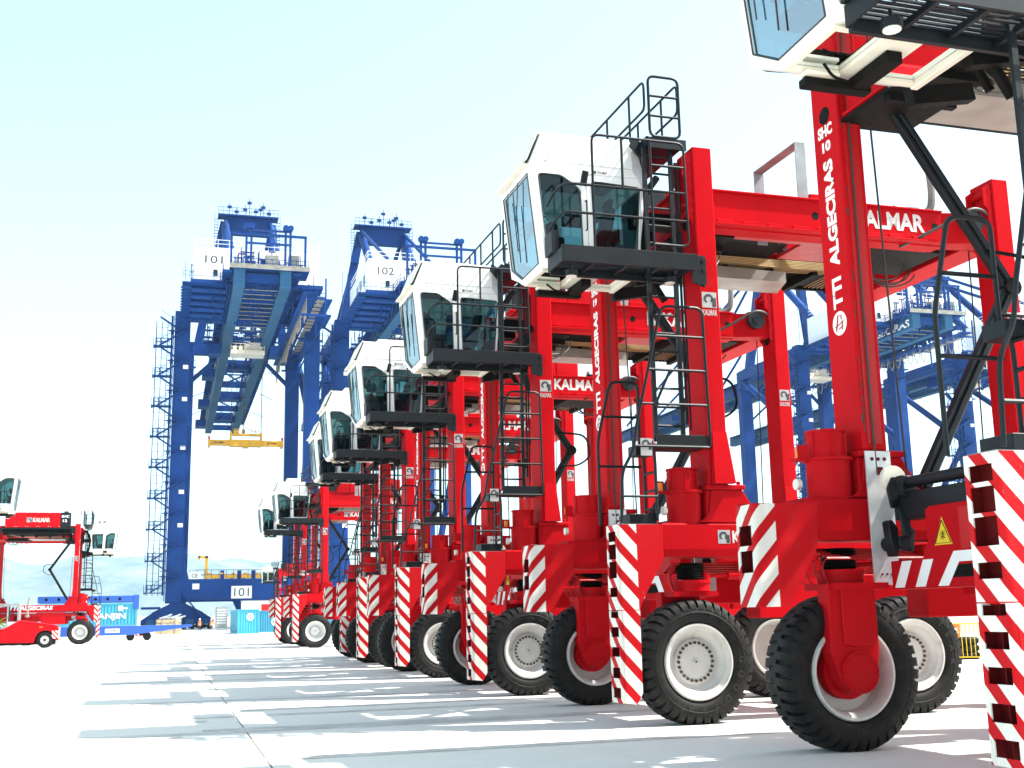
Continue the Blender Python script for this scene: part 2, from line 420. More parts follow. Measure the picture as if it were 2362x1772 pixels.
M['sand'] = paint('breakwater_stone', (.50, .44, .34), .9, .3, .02)
bw = MB(); random.seed(11)
pr = [(-1500+i*60, random.uniform(-.5, .8)) for i in range(60)]
for i in range(59):
    x0, h0 = pr[i]; x1, h1 = pr[i+1]
    bw.add([(x0, 880, -3.5), (x1, 880, -3.5), (x1, 892, 4+h1), (x0, 892, 4+h0), (x0, 910, 4+h0), (x1, 910, 4+h1)], [(0, 1, 2, 3), (3, 2, 5, 4)])
tag(bw.build('breakwater', 'sand'), kind='structure')
from mathutils import noise as mn
def hill_mesh(name, mat, y0, depth, x0, x1, prof, nx, ny, seed, rough):
    mb = MB(); mb.smooth = True; vs = []
    for jy in range(ny+1):
        t = jy/ny
        for i in range(nx+1):
            x = x0+(x1-x0)*i/nx; h = prof(x)
            e = math.sin(min(1, t*1.25)*math.pi/2)**.9
            q = Vector((x/900+seed, t*2.2, seed))
            z = h*e*(1+.0*t)+rough*e*(mn.fractal(q*2.0, 1.0, 2.1, 6)*.9)+.35*rough*mn.fractal(q*7, 1, 2, 4)*e
            vs.append((x, y0+depth*t, max(-6, z)-3*(1-t)))
    n1 = nx+1
    mb.add(vs, [(r*n1+i, r*n1+i+1, (r+1)*n1+i+1, (r+1)*n1+i) for r in range(ny) for i in range(nx)])
    return tag(mb.build(name, mat), kind='structure')
def interp(pts):
    def f(x):
        if x <= pts[0][0]: return pts[0][1]
        for (a, b), (c, d) in zip(pts, pts[1:]):
            if x <= c:
                t = (x-a)/(c-a); t = t*t*(3-2*t); return b+(d-b)*t
        return pts[-1][1]
    return f
def hill_mat():
    mt, t, p = nmat('hill_scrub_hazed')
    a = ramp(t, noise(t, .004, 8, .65), .35, .65); o = mixc(t, a, (.07, .11, .12), (.19, .21, .19))  # scrub tones lightened and blued, so part of the haze is in the colour
    b = ramp(t, noise(t, .02, 6, .7), .55, .7); o = mixc(t, mth(t, 'MULTIPLY', b, .6), o, (.30, .30, .28))
    t.links.new(o, p.inputs['Base Color']); p.inputs['Roughness'].default_value = .95
    return mt
M['hill'] = hill_mat()
hill_mesh('distant_hills', 'hill', 5200, 1900, -4500, 9000,
          interp([(-4500, 420), (-1400, 380), (-900, 330), (-760, 352), (-560, 300), (-420, 318), (-300, 345), (-60, 330), (220, 352), (420, 318), (700, 272), (1100, 300), (2000, 380), (4000, 460), (9000, 380)]), 260, 40, 3.7, 42)
# a far town at the foot of the hills
tw = MB(); random.seed(21)
for k in range(420):
    x = random.choice((random.gauss(-420, 160), random.gauss(200, 150), random.uniform(-1400, 2600), random.gauss(-150, 90)))
    yy = 5150+random.random()**1.6*420; h = random.uniform(7, 20); b = random.uniform(6, 16)
    z0 = (yy-5200)/1900*330*1.6-8
    tw.box(x-b, x+b, yy, yy+14, max(-3, z0-6), max(4, z0)+h)
M['town'] = paint('town_render', (.72, .68, .60), .8, .25, .01)
tag(tw.build('distant_town', 'town'), kind='stuff')

# ------------------------------------------------------------------ straddle carrier
def wheel_meshes():
    rim = MB().lathe([(.565, .07), (.575, .03), (.56, .0), (.535, .0), (.525, .035), (.50, .05), (.475, .06), (.46, .12), (.43, .15), (.395, .19), (.345, .205)], 0, 0, 48)
    rim.lathe([(.345, .205), (.335, .165), (.0, .155)], 0, 0, 48)
    rim.lathe([(.565, .50), (.575, .54), (.56, .57), (.53, .57), (.50, .53), (.475, .45), (.46, .30), (.0, .27)], 0, 0, 48)
    rim.cyl((0, .155, 0), (0, .125, 0), .035, 12)
    rm = rim.mesh('wheel', [M['rim']])
    bo = MB()
    for k in range(24):
        a = k/24*2*math.pi; x, z = .285*math.cos(a), .285*math.sin(a)
        bo.cyl((x, .165, z), (x, .135, z), .024, 6)
    bo.cyl((0, .13, 0), (0, .118, 0), .016, 8)
    bm_ = bo.mesh('wheel_bolts', [M['bolt']])
    ty = MB().lathe([(.56, .09), (.575, .04), (.61, .012), (.66, -.012), (.72, -.02), (.79, -.012), (.835, .012), (.865, .04), (.885, .09), (.892, .28), (.885, .48), (.865, .53), (.835, .56), (.79, .58), (.72, .59), (.66, .582), (.61, .56), (.575, .53), (.56, .48)], 0, 0, 72)
    ty.lathe([(.735, -.021), (.742, -.027), (.75, -.020)], 0, 0, 72)
    for side in (0, 1):
        for k in range(38):
            a = (k+.5*side)/38*2*math.pi
            path = [(.785, -.016), (.855, -.006), (.908, .026), (.934, .085), (.938, .18), (.936, .315)]
            vs = []
            for i, (r, t) in enumerate(path):
                sk = .05*i/5*(1 if i < 5 else 1); hw = .060-.010*(i/5)
                tt = t if side == 0 else .57-t
                aa = a+(sk if side == 0 else sk)
                for rr in (r, r-.075 if i > 1 else r-.03):
                    for da in (-hw, hw): vs.append((rr*math.cos(aa+da), tt if rr == r else (tt+(.03 if side == 0 else -.03) if i < 3 else tt), rr*math.sin(aa+da)))
            fs = []
            for i in range(5):
                b, c = i*4, i*4+4
                fs += [(b, b+1, c+1, c), (b, c, c+2, b+2), (b+1, b+3, c+3, c+1)]
            fs += [(0, 2, 3, 1), (20, 21, 23, 22)]
            ty.add(vs, fs)
    tm = ty.mesh('tyre', [M['tyre']], bevel=0)
    # raised maker's name round the sidewall
    lt = MB()
    for k, ch in enumerate('GOODYEAR'):
        vs, fs, asp = text_geo(ch, .03)
        a = R(2)-k*.315; hgt = .10; wd = .10*min(1.1, asp*1.05)
        c, s_ = math.cos(a), math.sin(a); rad = Vector((c, 0, s_)); tan = Vector((s_, 0, -c))
        o = rad*.70
        lt.add([o+rad*(b-.5)*hgt+tan*(aa-.5)*wd+Vector((0, -.0235, 0)) for aa, b in vs], fs)
    M['tyretext'] = paint('tyre_lettering', (.028, .026, .022), .5, .2, 5, spec=.3)
    lm = lt.mesh('lettering', [M['tyretext']])
    return rm, bm_, tm, lm
WHEEL = wheel_meshes()
OFF = (ORGX, ORGY, 0)
def add_wheel(root, x, far):
    o = link('wheel', WHEEL[0], root)
    o.location = (x-ORGX, (4.90 if far else 0.0)-ORGY, .92)
    if far: o.rotation_euler = (0, 0, math.pi)
    o.rotation_euler.y = random.uniform(0, 6) if x > 9 else (.0 if not far else 2.2)
    for nm, me in zip(('wheel_bolts', 'tyre', 'lettering'), WHEEL[1:]): link(nm, me, o)
    return o
def mx(pts): return [(2*ORGX-x, z) for x, z in pts][::-1]          # mirrored end to end
BW = .42
def bumper(root, far, rear, tall):
    """corner guard with step holes; drawn for the near front corner, mirrored as needed"""
    X = (lambda x: 2*ORGX-x) if rear else (lambda x: x)
    V = (lambda v: 4.28+v) if far else (lambda v: v)
    def bx(mb, x0, x1, v0, v1, z0, z1):
        a, b = sorted((X(x0), X(x1))); c, d = sorted((V(v0), V(v1))); mb.box(a, b, c, d, z0, z1)
    def pl(mb, poly, v0, v1):
        c, d = sorted((V(v0), V(v1))); mb.plate([[(X(x), z) for x, z in poly]], 'y', c, d)
    def corner(mb, z0, z1):
        n = 5; out = [(6.80+.06-.06*math.cos(i/n*math.pi/2), .06-.06*math.sin(i/n*math.pi/2)) for i in range(n+1)]
        inn = [(6.80+.06-.045*math.cos(i/n*math.pi/2), .06-.045*math.sin(i/n*math.pi/2)) for i in range(n+1)]
        poly = [(X(a), V(b)) for a, b in out+inn[::-1]]; mb.plate([poly], 'z', z0, z1)
    def front(mb, z0, z1, slots):
        bx(mb, 6.80, 6.815, .365, BW, z0, z1)
        zs = [z0]
        for a, b in sorted(slots): zs += [a, b]
        zs.append(z1)
        for a, b in zip(zs[::2], zs[1::2]): bx(mb, 6.80, 6.815, .0602, .3648, a, b)
    tallslots = [(1.62, 1.76), (1.91, 2.05), (2.19, 2.44), (2.475, 2.70), (2.74, 2.89)]
    shorts = [(2.12, 2.38), (2.44, 2.68)]
    zb = 1.715
    mb = MB()
    sl_ = [s for s in tallslots if s[0] > zb] if tall else shorts
    pl(mb, [(6.8602, zb), (7.13, zb), (7.17, 1.82), (7.56, 2.48), (7.567, 2.998), (6.8602, 2.99)] if tall else
           [(6.8602, zb), (7.22, zb), (7.66, 2.43), (7.69, 2.96), (6.8602, 2.93)], 0, .015)
    pl(mb, [(6.83, zb), (7.06, zb), (7.11, 1.82), (7.54, 2.48), (7.545, 2.97), (6.83, 2.97)], BW-.015, BW)
    top = 2.99 if tall else 2.93
    corner(mb, zb, top); front(mb, zb, top, sl_)
    name = 'bumper'
    o = mb.build(name, 'strF' if (far or not tall) else 'strN', root, off=OFF)
    tp = MB(); bx(tp, 6.825, 7.5, .02, BW-.017, top-.01, top+.012); tp.build('bumper_cap', 'grey' if tall else 'red', o, off=OFF)
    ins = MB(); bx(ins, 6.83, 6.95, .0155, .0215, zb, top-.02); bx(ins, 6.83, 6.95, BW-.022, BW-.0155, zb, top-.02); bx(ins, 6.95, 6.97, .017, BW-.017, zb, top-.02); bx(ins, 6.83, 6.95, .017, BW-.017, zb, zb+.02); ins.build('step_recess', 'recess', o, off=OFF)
    if tall:
        lo = MB(); lo.mat(0)
        pl(lo, [(6.8602, .36), (7.03, .34), (7.125, .50), (7.13, zb-.012), (6.8602, zb-.012)], -.006, .012)
        pl(lo, [(6.83, .36), (7.03, .34), (7.06, .50), (7.06, zb-.012), (6.83, zb-.012)], BW-.014, BW+.003)
        corner(lo, .36, zb-.012)
        front(lo, .36, zb-.012, [(.43, .58), (.715, .87), (1.03, 1.17), (1.32, 1.465), (1.60, 1.70)])
        bx(lo, 7.055, 7.07, .015, BW-.016, .52, zb-.02)
        lo.build('lower_bumper', 'strL' if not far else 'strF', o, off=OFF)
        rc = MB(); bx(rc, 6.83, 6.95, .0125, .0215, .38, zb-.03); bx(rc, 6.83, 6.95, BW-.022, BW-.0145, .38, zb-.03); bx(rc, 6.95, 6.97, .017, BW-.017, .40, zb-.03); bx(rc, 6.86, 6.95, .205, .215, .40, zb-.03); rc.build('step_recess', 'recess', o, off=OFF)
    return o
def frame_end(root, far, rear):
    """pedestal, drums, turntable, drive leg and column of one corner"""
    X = (lambda x: 2*ORGX-x) if rear else (lambda x: x)
    V = (lambda v: 4.90-v) if far else (lambda v: v)
    def bx(mb, x0, x1, v0, v1, z0, z1):
        a, b = sorted((X(x0), X(x1))); c, d = sorted((V(v0), V(v1))); mb.box(a, b, c, d, z0, z1)
    def pl(mb, poly, v0, v1):
        c, d = sorted((V(v0), V(v1))); mb.plate([[(X(x), z) for x, z in poly]], 'y', c, d)
    def pt(x, v, z): return (X(x), V(v), z)
    # pedestal under the column
    ped = MB(); crv = [(8.10, 3.02)]
    for i in range(7): a = i/6*math.pi/2; crv.append((8.12+.28*math.sin(a), 3.30-.27*math.cos(a)))
    pl(ped, crv+[(8.44, 3.54), (8.98, 3.54), (9.32, 3.02)], .03, .05)
    pl(ped, crv+[(8.44, 3.54), (8.98, 3.54), (9.32, 3.02)], .55, .57)
    bx(ped, 8.36, 9.0, .06, .54, 3.0, 3.535)
    bx(ped, 8.35, 9.02, .0, .60, 3.545, 3.62)
    for x in (8.41, 8.93):
        ped.cyl(pt(x, .06, 3.62), pt(x, .06, 3.68), .035, 8)
    o = ped.build('pedestal', 'red', root, bevel=.012, off=OFF)
    # column with its foot wedge
    c = MB(); bx(c, 8.40, 8.75, .02, .62, 3.621, 9.25)
    co = c.build('column', 'red', root, bevel=.018, off=OFF)
    wd = MB(); pl(wd, [(8.44, 3.63), (8.80, 3.63), (8.735, 4.46), (8.485, 4.46)], -.006, .012)
    wd.add([pt(8.44, -.12, 3.63), pt(8.80, -.12, 3.63), pt(8.735, -.008, 4.46), pt(8.485, -.008, 4.46), pt(8.44, -.008, 3.63), pt(8.80, -.008, 3.63)],
           [(0, 1, 2, 3), (0, 3, 4), (1, 5, 2), (0, 4, 5, 1)])
    wd.build('column_foot', 'red', co, off=OFF)
    em = MB()
    y = V(.019); s_ = 1 if not far else -1
    if far: emblem(em, (X(8.45 if rear else 8.70), V(.015), 6.49), (-1, 0, 0), (0, 0, 1), .26, (0, 1, 0))
    else: emblem(em, (X(8.44 if not rear else 8.71), V(.015), 6.49), (1, 0, 0), (0, 0, 1), .26, (0, -1, 0))
    em.build('emblem_plate', ['emblem', 'ink'], co, off=OFF)
    tx = MB()
    if far: lettering(tx, 'KALMAR', (X(8.45 if rear else 8.70), V(.015), 6.36), (-1, 0, 0), (0, 0, 1), .26, .1, .03)
    else: lettering(tx, 'KALMAR', (X(8.44 if not rear else 8.71), V(.015), 6.36), (1, 0, 0), (0, 0, 1), .26, .1, .03)
    tx.build('lettering', 'coltext', co, off=OFF)
    sl2 = MB(); bx(sl2, 8.47, 8.68, .621, .632, 3.7, 8.9); sl2.build('guide_groove', 'redside', co, off=OFF)
    if far and not rear:
        gm = MB(); random.seed(12)
        for k in range(26):
            z = random.uniform(3.8, 8.0); h = random.uniform(.02, .16); xx = 8.46-random.uniform(.0, .03)
            bx(gm, xx-random.uniform(.006, .02), xx, .6205, .6225, z, z+h)
        gm.build('grease_mark', 'cable', co, off=OFF)
    rope = MB(); rope.tube([pt(8.54, .655, 3.3), pt(8.54, .655, 9.0)], .014, 5); rope.tube([pt(8.98, .66, 3.2), pt(8.86, .66, 8.2)], .014, 5)
    rope.build('hoist_rope', 'cable', co, off=OFF)
    # column head: boxes, pins, dark hole
    if rear or not far:
        hx = (lambda x: 17.15-x) if rear else (lambda x: x)
        hp = [(hx(x), z) for x, z in ((8.30, 8.0), (8.398, 7.9), (8.398, 9.18), (8.22, 9.06), (8.22, 8.75), (8.30, 8.68))]
        hd = MB(); pl(hd, hp, .06, .10); pl(hd, hp, .50, .54)
        for z in (9.0, 8.3, 8.15): hd.cyl(pt(hx(8.36), .05, z), pt(hx(8.36), .58, z), .06, 10)
        hd.build('column_head', 'red', co, bevel=.006, off=OFF)
        e = 8.399 if not rear else 8.751
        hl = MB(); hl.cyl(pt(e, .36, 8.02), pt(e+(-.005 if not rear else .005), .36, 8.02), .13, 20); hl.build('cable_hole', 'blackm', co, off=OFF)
    # steering drums
    dr = MB(); dr.cyl(pt(8.08, .30, 3.0), pt(8.08, .30, 3.5), .275, 28); dr.cyl(pt(8.08, .30, 3.5), pt(8.08, .30, 3.54), .31, 28)
    dr.cyl(pt(8.07, .30, 3.54), pt(8.07, .30, 3.86), .235, 28); dr.cyl(pt(8.07, .30, 3.86), pt(8.07, .30, 3.89), .255, 28)
    for k in range(6):
        a = k/6*2*math.pi+.3; dr.box(X(8.07)+.24*math.cos(a)-.012, X(8.07)+.24*math.cos(a)+.012, V(.30)+.24*math.sin(a)-.012, V(.30)+.24*math.sin(a)+.012, 3.55, 3.85)
    do = dr.build('suspension_drum', 'red', root, off=OFF)
    bc = MB(); bx(bc, 7.60, 7.80, .22, .36, 3.50, 3.53); bx(bc, 7.62, 7.78, .355, .37, 3.53, 3.70); bc.build('beacon_bracket', 'red', do, off=OFF)
    be = MB(); be.cyl(pt(7.68, .29, 3.53), pt(7.68, .29, 3.66), .045, 12); be.build('beacon_lamp', 'orange', do, off=OFF)
    lp = MB(); lp.cyl(pt(7.72, .20, 3.22), pt(7.66, .20, 3.22), .07, 14); lp.build('round_lamp', 'lamp', do, off=OFF)
    # below the side beam: bellows, turntable, steering rod, drive leg
    bl = MB(); prof = []
    for k in range(7):
        bl.cyl(pt(8.13, .30, 2.16+k*.036), pt(8.13, .30, 2.18+k*.036), .20, 20, .225); bl.cyl(pt(8.13, .30, 2.18+k*.036), pt(8.13, .30, 2.196+k*.036), .225, 20, .20)
    bl.build('bellows', 'blackm', root, off=OFF)
    tt = MB(); tt.cyl(pt(8.15, .30, 1.98), pt(8.15, .30, 2.14), .28, 28); tt.cyl(pt(8.15, .30, 2.10), pt(8.15, .30, 2.15), .30, 28)
    bx(tt, 7.75, 8.5, .10, .78, 1.90, 1.98)
    if not rear:
        tt.cyl(pt(8.35, .16, 2.21), pt(8.75, .16, 2.22), .035, 10); tt.cyl(pt(8.70, .16, 2.22), pt(9.7, .16, 2.23), .065, 12)
        tt.cyl(pt(8.33, .16, 2.15), pt(8.33, .16, 2.27), .06, 10)
    tt.build('turntable', 'red', root, bevel=0, off=OFF)
    hs = MB()
    for k in range(4):
        a = .09*k; hs.tube(rp([pt(7.75+a, .12+.1*k, 2.40), pt(7.62+a*.7, .1+.1*k, 2.20), pt(7.72+a*.7, .1+.1*k, 1.98), pt(7.85, .2+.1*k, 1.96)], .2), .012, 5)
    hs.build('hoses', 'redside', root, off=OFF)
    leg = MB(); n = 9; cx, cz, r = 8.05, .94, .27
    arc = [(cx+r*math.cos(R(180+180*i/n)), cz+r*math.sin(R(180+180*i/n))) for i in range(n+1)]
    pl(leg, [(7.70, 1.98), (7.70, 1.15)]+arc+[(8.36, 1.2), (8.36, 1.98)], .46, .70)
    pl(leg, [(7.86, 1.96), (7.86, 1.25), (8.0, 1.22), (8.30, 1.25), (8.30, 1.96)], .70, .735)
    lo = leg.build('drive_leg', 'red', root, bevel=.015, off=OFF)
    dc = MB(); dc.cyl(pt(8.05, .46, .93), pt(8.05, .30, .93), .33, 28); dc.cyl(pt(8.05, .70, .93), pt(8.05, .745, .93), .25, 28)
    for k in range(22):
        a = k/22*6.283; dc.cyl(pt(8.05+.215*math.cos(a), .745, .93+.215*math.sin(a)), pt(8.05+.215*math.cos(a), .757, .93+.215*math.sin(a)), .014, 6)
    dc.build('hub_drive', 'red', lo, off=OFF)
    return co

def build_carrier():
    root = empty('shuttle_carrier', (0, 0, 0))
    for far in (False, True):
        V = (lambda v: 4.90-v) if far else (lambda v: v)
        for rear in (False, True):
            bumper(root, far, rear, (not far and not rear))
            frame_end(root, far, rear)
        for x in (8.08, 11.9, 15.02): add_wheel(root, x, far)
        # long side beam
        a, b = sorted((V(.02), V(.60)))
        sb = MB(); prof = [(V(.02), 3.0), (V(.02), 2.62), (V(.06), 2.50), (V(.54), 2.50), (V(.60), 2.62), (V(.60), 3.0), (V(.56), 3.022), (V(.06), 3.022)]
        sb.plate([prof], 'x', 7.57, 2*ORGX-7.57)
        so_ = sb.build('side_beam', 'red', root, bevel=.008, off=OFF)
        tx = MB()
        if not far:
            emt = MB(); emblem(emt, (8.50, V(.015), 2.70), (1, 0, 0), (0, 0, 1), .21, (0, -1, 0)); emt.build('emblem_plate', ['emblem', 'ink'], so_, off=OFF)
            lettering(tx, 'KALMAR', (8.75, V(.015), 2.71), (1, 0, 0), (0, 0, 1), .72, .19, .035); tx.build('lettering', 'printg', so_, off=OFF)
        else:
            lettering(tx, 'TTI ALGECIRAS', (13.2, V(.015), 2.66), (-1, 0, 0), (0, 0, 1), 3.1, .30, .03, .2); tx.build('lettering', 'print', so_, off=OFF)
        un = MB()
        for k in range(5):
            zz = 2.40-.03*k; un.tube([(7.8, V(.25+.08*k), zz), (15.2, V(.25+.08*k), zz)], .018, 5)
        un.build('pipe_run', 'redside', root, off=OFF)
        un = MB(); un.box(9.2, 10.9, *sorted((V(.12), V(.55))), 1.55, 2.45); un.box(12.9, 14.1, *sorted((V(.1), V(.55))), 1.7, 2.45)
        un.plate([[(10.9, 2.45), (10.9, 1.7), (11.3, 2.45)]], 'y', *sorted((V(.15), V(.5))))
        un.build('belly_tank', 'red', root, bevel=.02, off=OFF)
    # ---- top structure
    tb = MB()
    prof = [(.34, 8.62), (.34, 8.10), (.40, 8.06), (.40, 8.0), (.72, 8.0), (.72, 8.62)]
    tb.plate([prof], 'x', 8.76, 13.45); tb.box(8.76, 13.45, .28, .80, 8.62, 8.65); tb.box(8.76, 13.40, .22, .80, 8.02, 8.05)
    tb.plate([[(13.45, .34), (13.45, .72), (14.34, .56), (14.34, .10)]], 'z', 8.05, 8.62)
    for k in range(9): tb.box(8.95+k*.48, 9.25+k*.48, .30, .34, 8.08, 8.13)
    tbo = tb.build('top_beam', 'red', root, bevel=.006, off=OFF)
    tx = MB(); lettering(tx, 'KALMAR', (11.62, .334, 8.22), (1, 0, 0), (0, 0, 1), 1.46, .33, .035); tx.build('lettering', 'printg', tbo, off=OFF)
    em = MB(); emblem(em, (11.22, .335, 8.22), (1, 0, 0), (0, 0, 1), .33, (0, -1, 0)); em.build('emblem_plate', ['emblem', 'ink'], tbo, off=OFF)
    hl = MB()
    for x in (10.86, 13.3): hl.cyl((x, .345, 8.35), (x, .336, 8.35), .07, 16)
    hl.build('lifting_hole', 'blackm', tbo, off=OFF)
    rl = MB(); rl.cyl((13.95, .18, 8.45), (13.95, .10, 8.45), .22, 28); rl.cyl((13.95, .20, 8.45), (13.95, .08, 8.45), .10, 16)
    rl.build('hose_reel', 'black', tbo, off=OFF)
    lb = MB(); lb.box(8.76, 10.4, 1.0, 1.06, 7.42, 7.92); lb.box(8.76, 14.3, 1.0, 1.45, 7.38, 7.44); lb.box(8.76, 14.3, .95, 1.4, 7.92, 7.97)
    lb.add([(9.0, .985, 7.42), (10.35, .985, 7.42), (10.15, .95, 7.75), (9.25, .95, 7.75)], [(0, 1, 2, 3)])
    lb.box(11.0, 14.3, 1.0, 1.06, 7.42, 7.92)
    OFFD = (ORGX, ORGY-2.2, -1.0); OFFT = (ORGX, ORGY, -.97)
    lb.build('inner_beam', 'red', root, bevel=.005, off=(ORGX, ORGY-2.2, -1.22))
    for x0, x1 in ((8.45, 9.05), (14.05, 14.65)):
        cb = MB(); cb.plate([[(x0+.08, 8.1), (x0+.08, 8.75), (x1-.08, 8.75), (x1-.08, 8.1)]], 'y', .64, 4.26); cb.box(x0, x1, .64, 4.26, 8.75, 8.79); cb.box(x0, x1, .64, 4.26, 8.06, 8.10)
        cb.build('cross_beam', 'red', root, bevel=.006, off=OFF)
    # machinery tray and underside plates
    tr = MB(); tr.box(9.05, 14.05, 3.4, 4.55, 7.45, 7.55)
    for x in (9.6, 10.6, 11.6, 12.6, 13.6): tr.box(x, x+.12, 3.3, 4.5, 7.28, 7.46)
    tr.box(9.1, 14.0, 4.82, 4.90, 7.45, 7.86); tr.box(10.2, 11.4, 2.2, 3.4, 7.46, 7.85); tr.beam((10.6, 1.6, 7.5), (12.2, 3.4, 7.55), .16, .14)
    ft = MB(); ft.box(8.46, 9.5, .75, 4.4, 7.98, 8.03); ft.box(9.1, 9.2, .8, 4.2, 8.03, 8.6)
    for v in (1.2, 1.9, 2.6, 3.3): ft.box(8.5, 9.5, v, v+.1, 7.88, 7.98)
    ft.build('front_tray', 'blackm', root, off=OFF)
    trob = tr.build('machinery_tray', 'blackm', root, off=OFFT)
    un = MB(); un.add([(8.95, .95, 7.02), (11.9, .95, 7.02), (12.3, 2.0, 7.10), (8.95, 2.0, 7.10), (8.95, .95, 7.30), (11.9, .95, 7.22)], [(0, 1, 2, 3), (0, 4, 5, 1)])
    un.build('belly_plate', 'plate', trob, off=OFFD)
    pp = MB()
    for k in range(9):
        y = .80+k*.085; pp.tube([(9.5+.1*k, y, 7.36), (12.9, y, 7.36), (13.6, y-.5, 7.5), (14.3, y-.55, 7.7)], .013, 5)
    for k in range(6): pp.tube([(13.2+.1*k, 1.1, 7.42), (13.2+.1*k, 2.6, 7.42)], .012, 5)
    pp.build('hydraulic_pipe_run', 'brass', trob, off=(ORGX, ORGY-2.0, -.98))
    hs = MB(); random.seed(5)
    for k in range(4):
        y = .62+.16*k; x = 12.5+.2*k+random.random()*.2
        hs.tube(rp([(x, y, 7.5), (x+.25, y+.1, 7.12-random.random()*.15), (x+.8, y-.1, 7.05-random.random()*.12), (x+1.2, y, 7.5)], .35, 5), .016, 5)
    hc = MB(); hc.tube(rp([(12.6, .45, 7.96), (13.2, .2, 8.25), (13.9, .0, 8.66), (14.30, .1, 8.60), (14.36, .3, 8.1)], .3, 5), .03, 6); hc.build('reel_hose', 'cable', root, off=OFF)
    for k in range(3): hs.tube(rp([(9.0, .9+.3*k, 7.6), (9.2, .9+.3*k, 7.0), (9.9, 1.0+.3*k, 7.1), (10.1, 1.2+.3*k, 7.5)], .35, 5), .014, 5)
    hs.build('hose_bundle', 'cable', trob, off=(ORGX, ORGY-1.2, -.80))
    dk = MB(); dk.box(9.0, 14.0, .85, 1.7, 8.3, 8.36); dk.box(11.4, 14.0, 1.7, 2.6, 8.3, 8.36); dk.build('deck_plate', 'redside', root, off=OFF)
    # engine covers, far side
    ec = MB()
    for k in range(5): ec.box(9.9+k*.80, 9.9+k*.80+.79, 4.25, 4.88, 8.95, 10.12)
    eo = ec.build('engine_cover', 'red', root, bevel=.03, off=OFF)
    lm = MB()
    for k in range(5):
        for dx in (.07, .72): lm.cyl((9.9+k*.8+dx, 4.88, 9.03), (9.9+k*.8+dx, 4.89, 9.03), .025, 8)
    lm.build('cover_latch', 'wear', eo, off=OFF)
    em = MB(); emblem(em, (12.35, 4.886, 9.36), (-1, 0, 0), (0, 0, 1), .36, (0, 1, 0)); em.build('emblem_plate', ['emblem', 'ink'], eo, off=OFF)
    tx = MB(); lettering(tx, 'KALMAR', (11.9, 4.886, 9.37), (-1, 0, 0), (0, 0, 1), 1.25, .33, .035); tx.build('lettering', 'printg', eo, off=OFF)
    bx_ = MB(); bx_.box(9.15, 9.88, 4.2, 4.88, 8.95, 10.12); bx_.cyl((9.5, 4.5, 10.12), (9.5, 4.5, 10.24), .16, 16); bx_.build('number_panel', 'black', root, bevel=.02, off=OFF)
    ln = MB(); ln.box(8.76, 14.34, 4.60, 4.90, 8.57, 8.93); ln.build('far_top_beam', 'black', root, bevel=.01, off=OFF)
    ex = MB(); ex.cyl((13.0, 1.1, 8.82), (13.5, 1.1, 8.82), .17, 18); ex.build('silencer', 'grey', root, off=OFF)
    ex = MB(); ex.tube(rp([(13.35, 1.0, 8.80), (13.68, .9, 8.86), (13.75, .9, 9.25), (13.72, .9, 9.72)], .25, 6), .07, 12); ex.build('exhaust_pipe', 'plate', root, off=OFF)
    ex = MB(); ex.box(12.3, 13.9, .9, 2.4, 8.07, 8.6); ex.beam((12.4, .9, 8.62), (13.9, .9, 8.75), .05, .06); ex.box(12.9, 13.1, .85, .95, 8.5, 8.85)
    ex.build('engine_block', 'blackm', root, bevel=.03, off=OFF)
    ar = MB()
    for x0 in (9.55, 10.45):
        pass
    ar.box(10.60, 10.80, .42, .44, 8.66, 9.70); ar.box(10.60, 10.80, 1.88, 1.90, 8.3, 9.70); ar.box(10.60, 10.80, .42, 1.90, 9.702, 9.722)
    ar.build('guard_arch', 'grey', root, off=OFF)
    bxr = MB(); bxr.box(10.85, 11.4, .45, .85, 8.66, 8.80); bxr.build('valve_box', 'red', root, bevel=.01, off=OFF)
    # articulated cable arm, inside of the far front column
    for nm, p, q in (('cable_arm', (8.88, 3.92, 8.25), (10.55, 3.92, 5.75)), ('cable_arm', (10.55, 3.92, 5.75), (8.95, 3.92, 3.10))):
        a = MB(); a.beam(p, q, .10, .18); a.beam((p[0]+.02, 3.85, p[2]), (q[0]+.02, 3.85, q[2]), .04, .08); a.build(nm, 'black', root, bevel=.01, off=OFF)
    a = MB(); a.cyl((10.55, 3.82, 5.75), (10.55, 4.02, 5.75), .12, 14)
    a.tube(rp([(10.2, 3.82, 6.2), (10.95, 3.82, 6.15), (11.05, 3.82, 5.6), (10.7, 3.82, 5.35), (10.25, 3.82, 5.35)], .25, 5), .025, 6); a.build('arm_elbow', 'blackm', root, off=OFF)
    # ---- spreader hung between the legs
    OFFS = (ORGX, ORGY, -.17)
    for x, s_ in ((8.55, 1), (2*ORGX-8.55, -1)):
        e = MB(); q = lambda d: x+s_*d
        lo_, hi_ = sorted((q(.0), q(.22)))
        e.plate([[(.78, 1.72), (.78, 2.06), (1.4, 2.06), (1.52, 2.25), (1.52, 2.62), (1.6, 2.66), (3.30, 2.66), (3.38, 2.62), (3.38, 2.25), (3.5, 2.06), (4.12, 2.06), (4.12, 1.72)],
                 ], 'x', lo_, hi_)
        eo2 = e.build('spreader_end', 'red', root, bevel=.01, off=OFFS)
        st_ = MB(); f = q(-.005)
        for v in (4.06, 3.66): st_.add([(f, v, 1.74), (f, v-.19, 1.74), (f, v-.37, 2.05), (f, v-.18, 2.05)], [(0, 1, 2, 3)])
        for v in (.84, 1.24): st_.add([(f, v, 1.74), (f, v+.19, 1.74), (f, v+.37, 2.05), (f, v+.18, 2.05)], [(0, 1, 2, 3)])
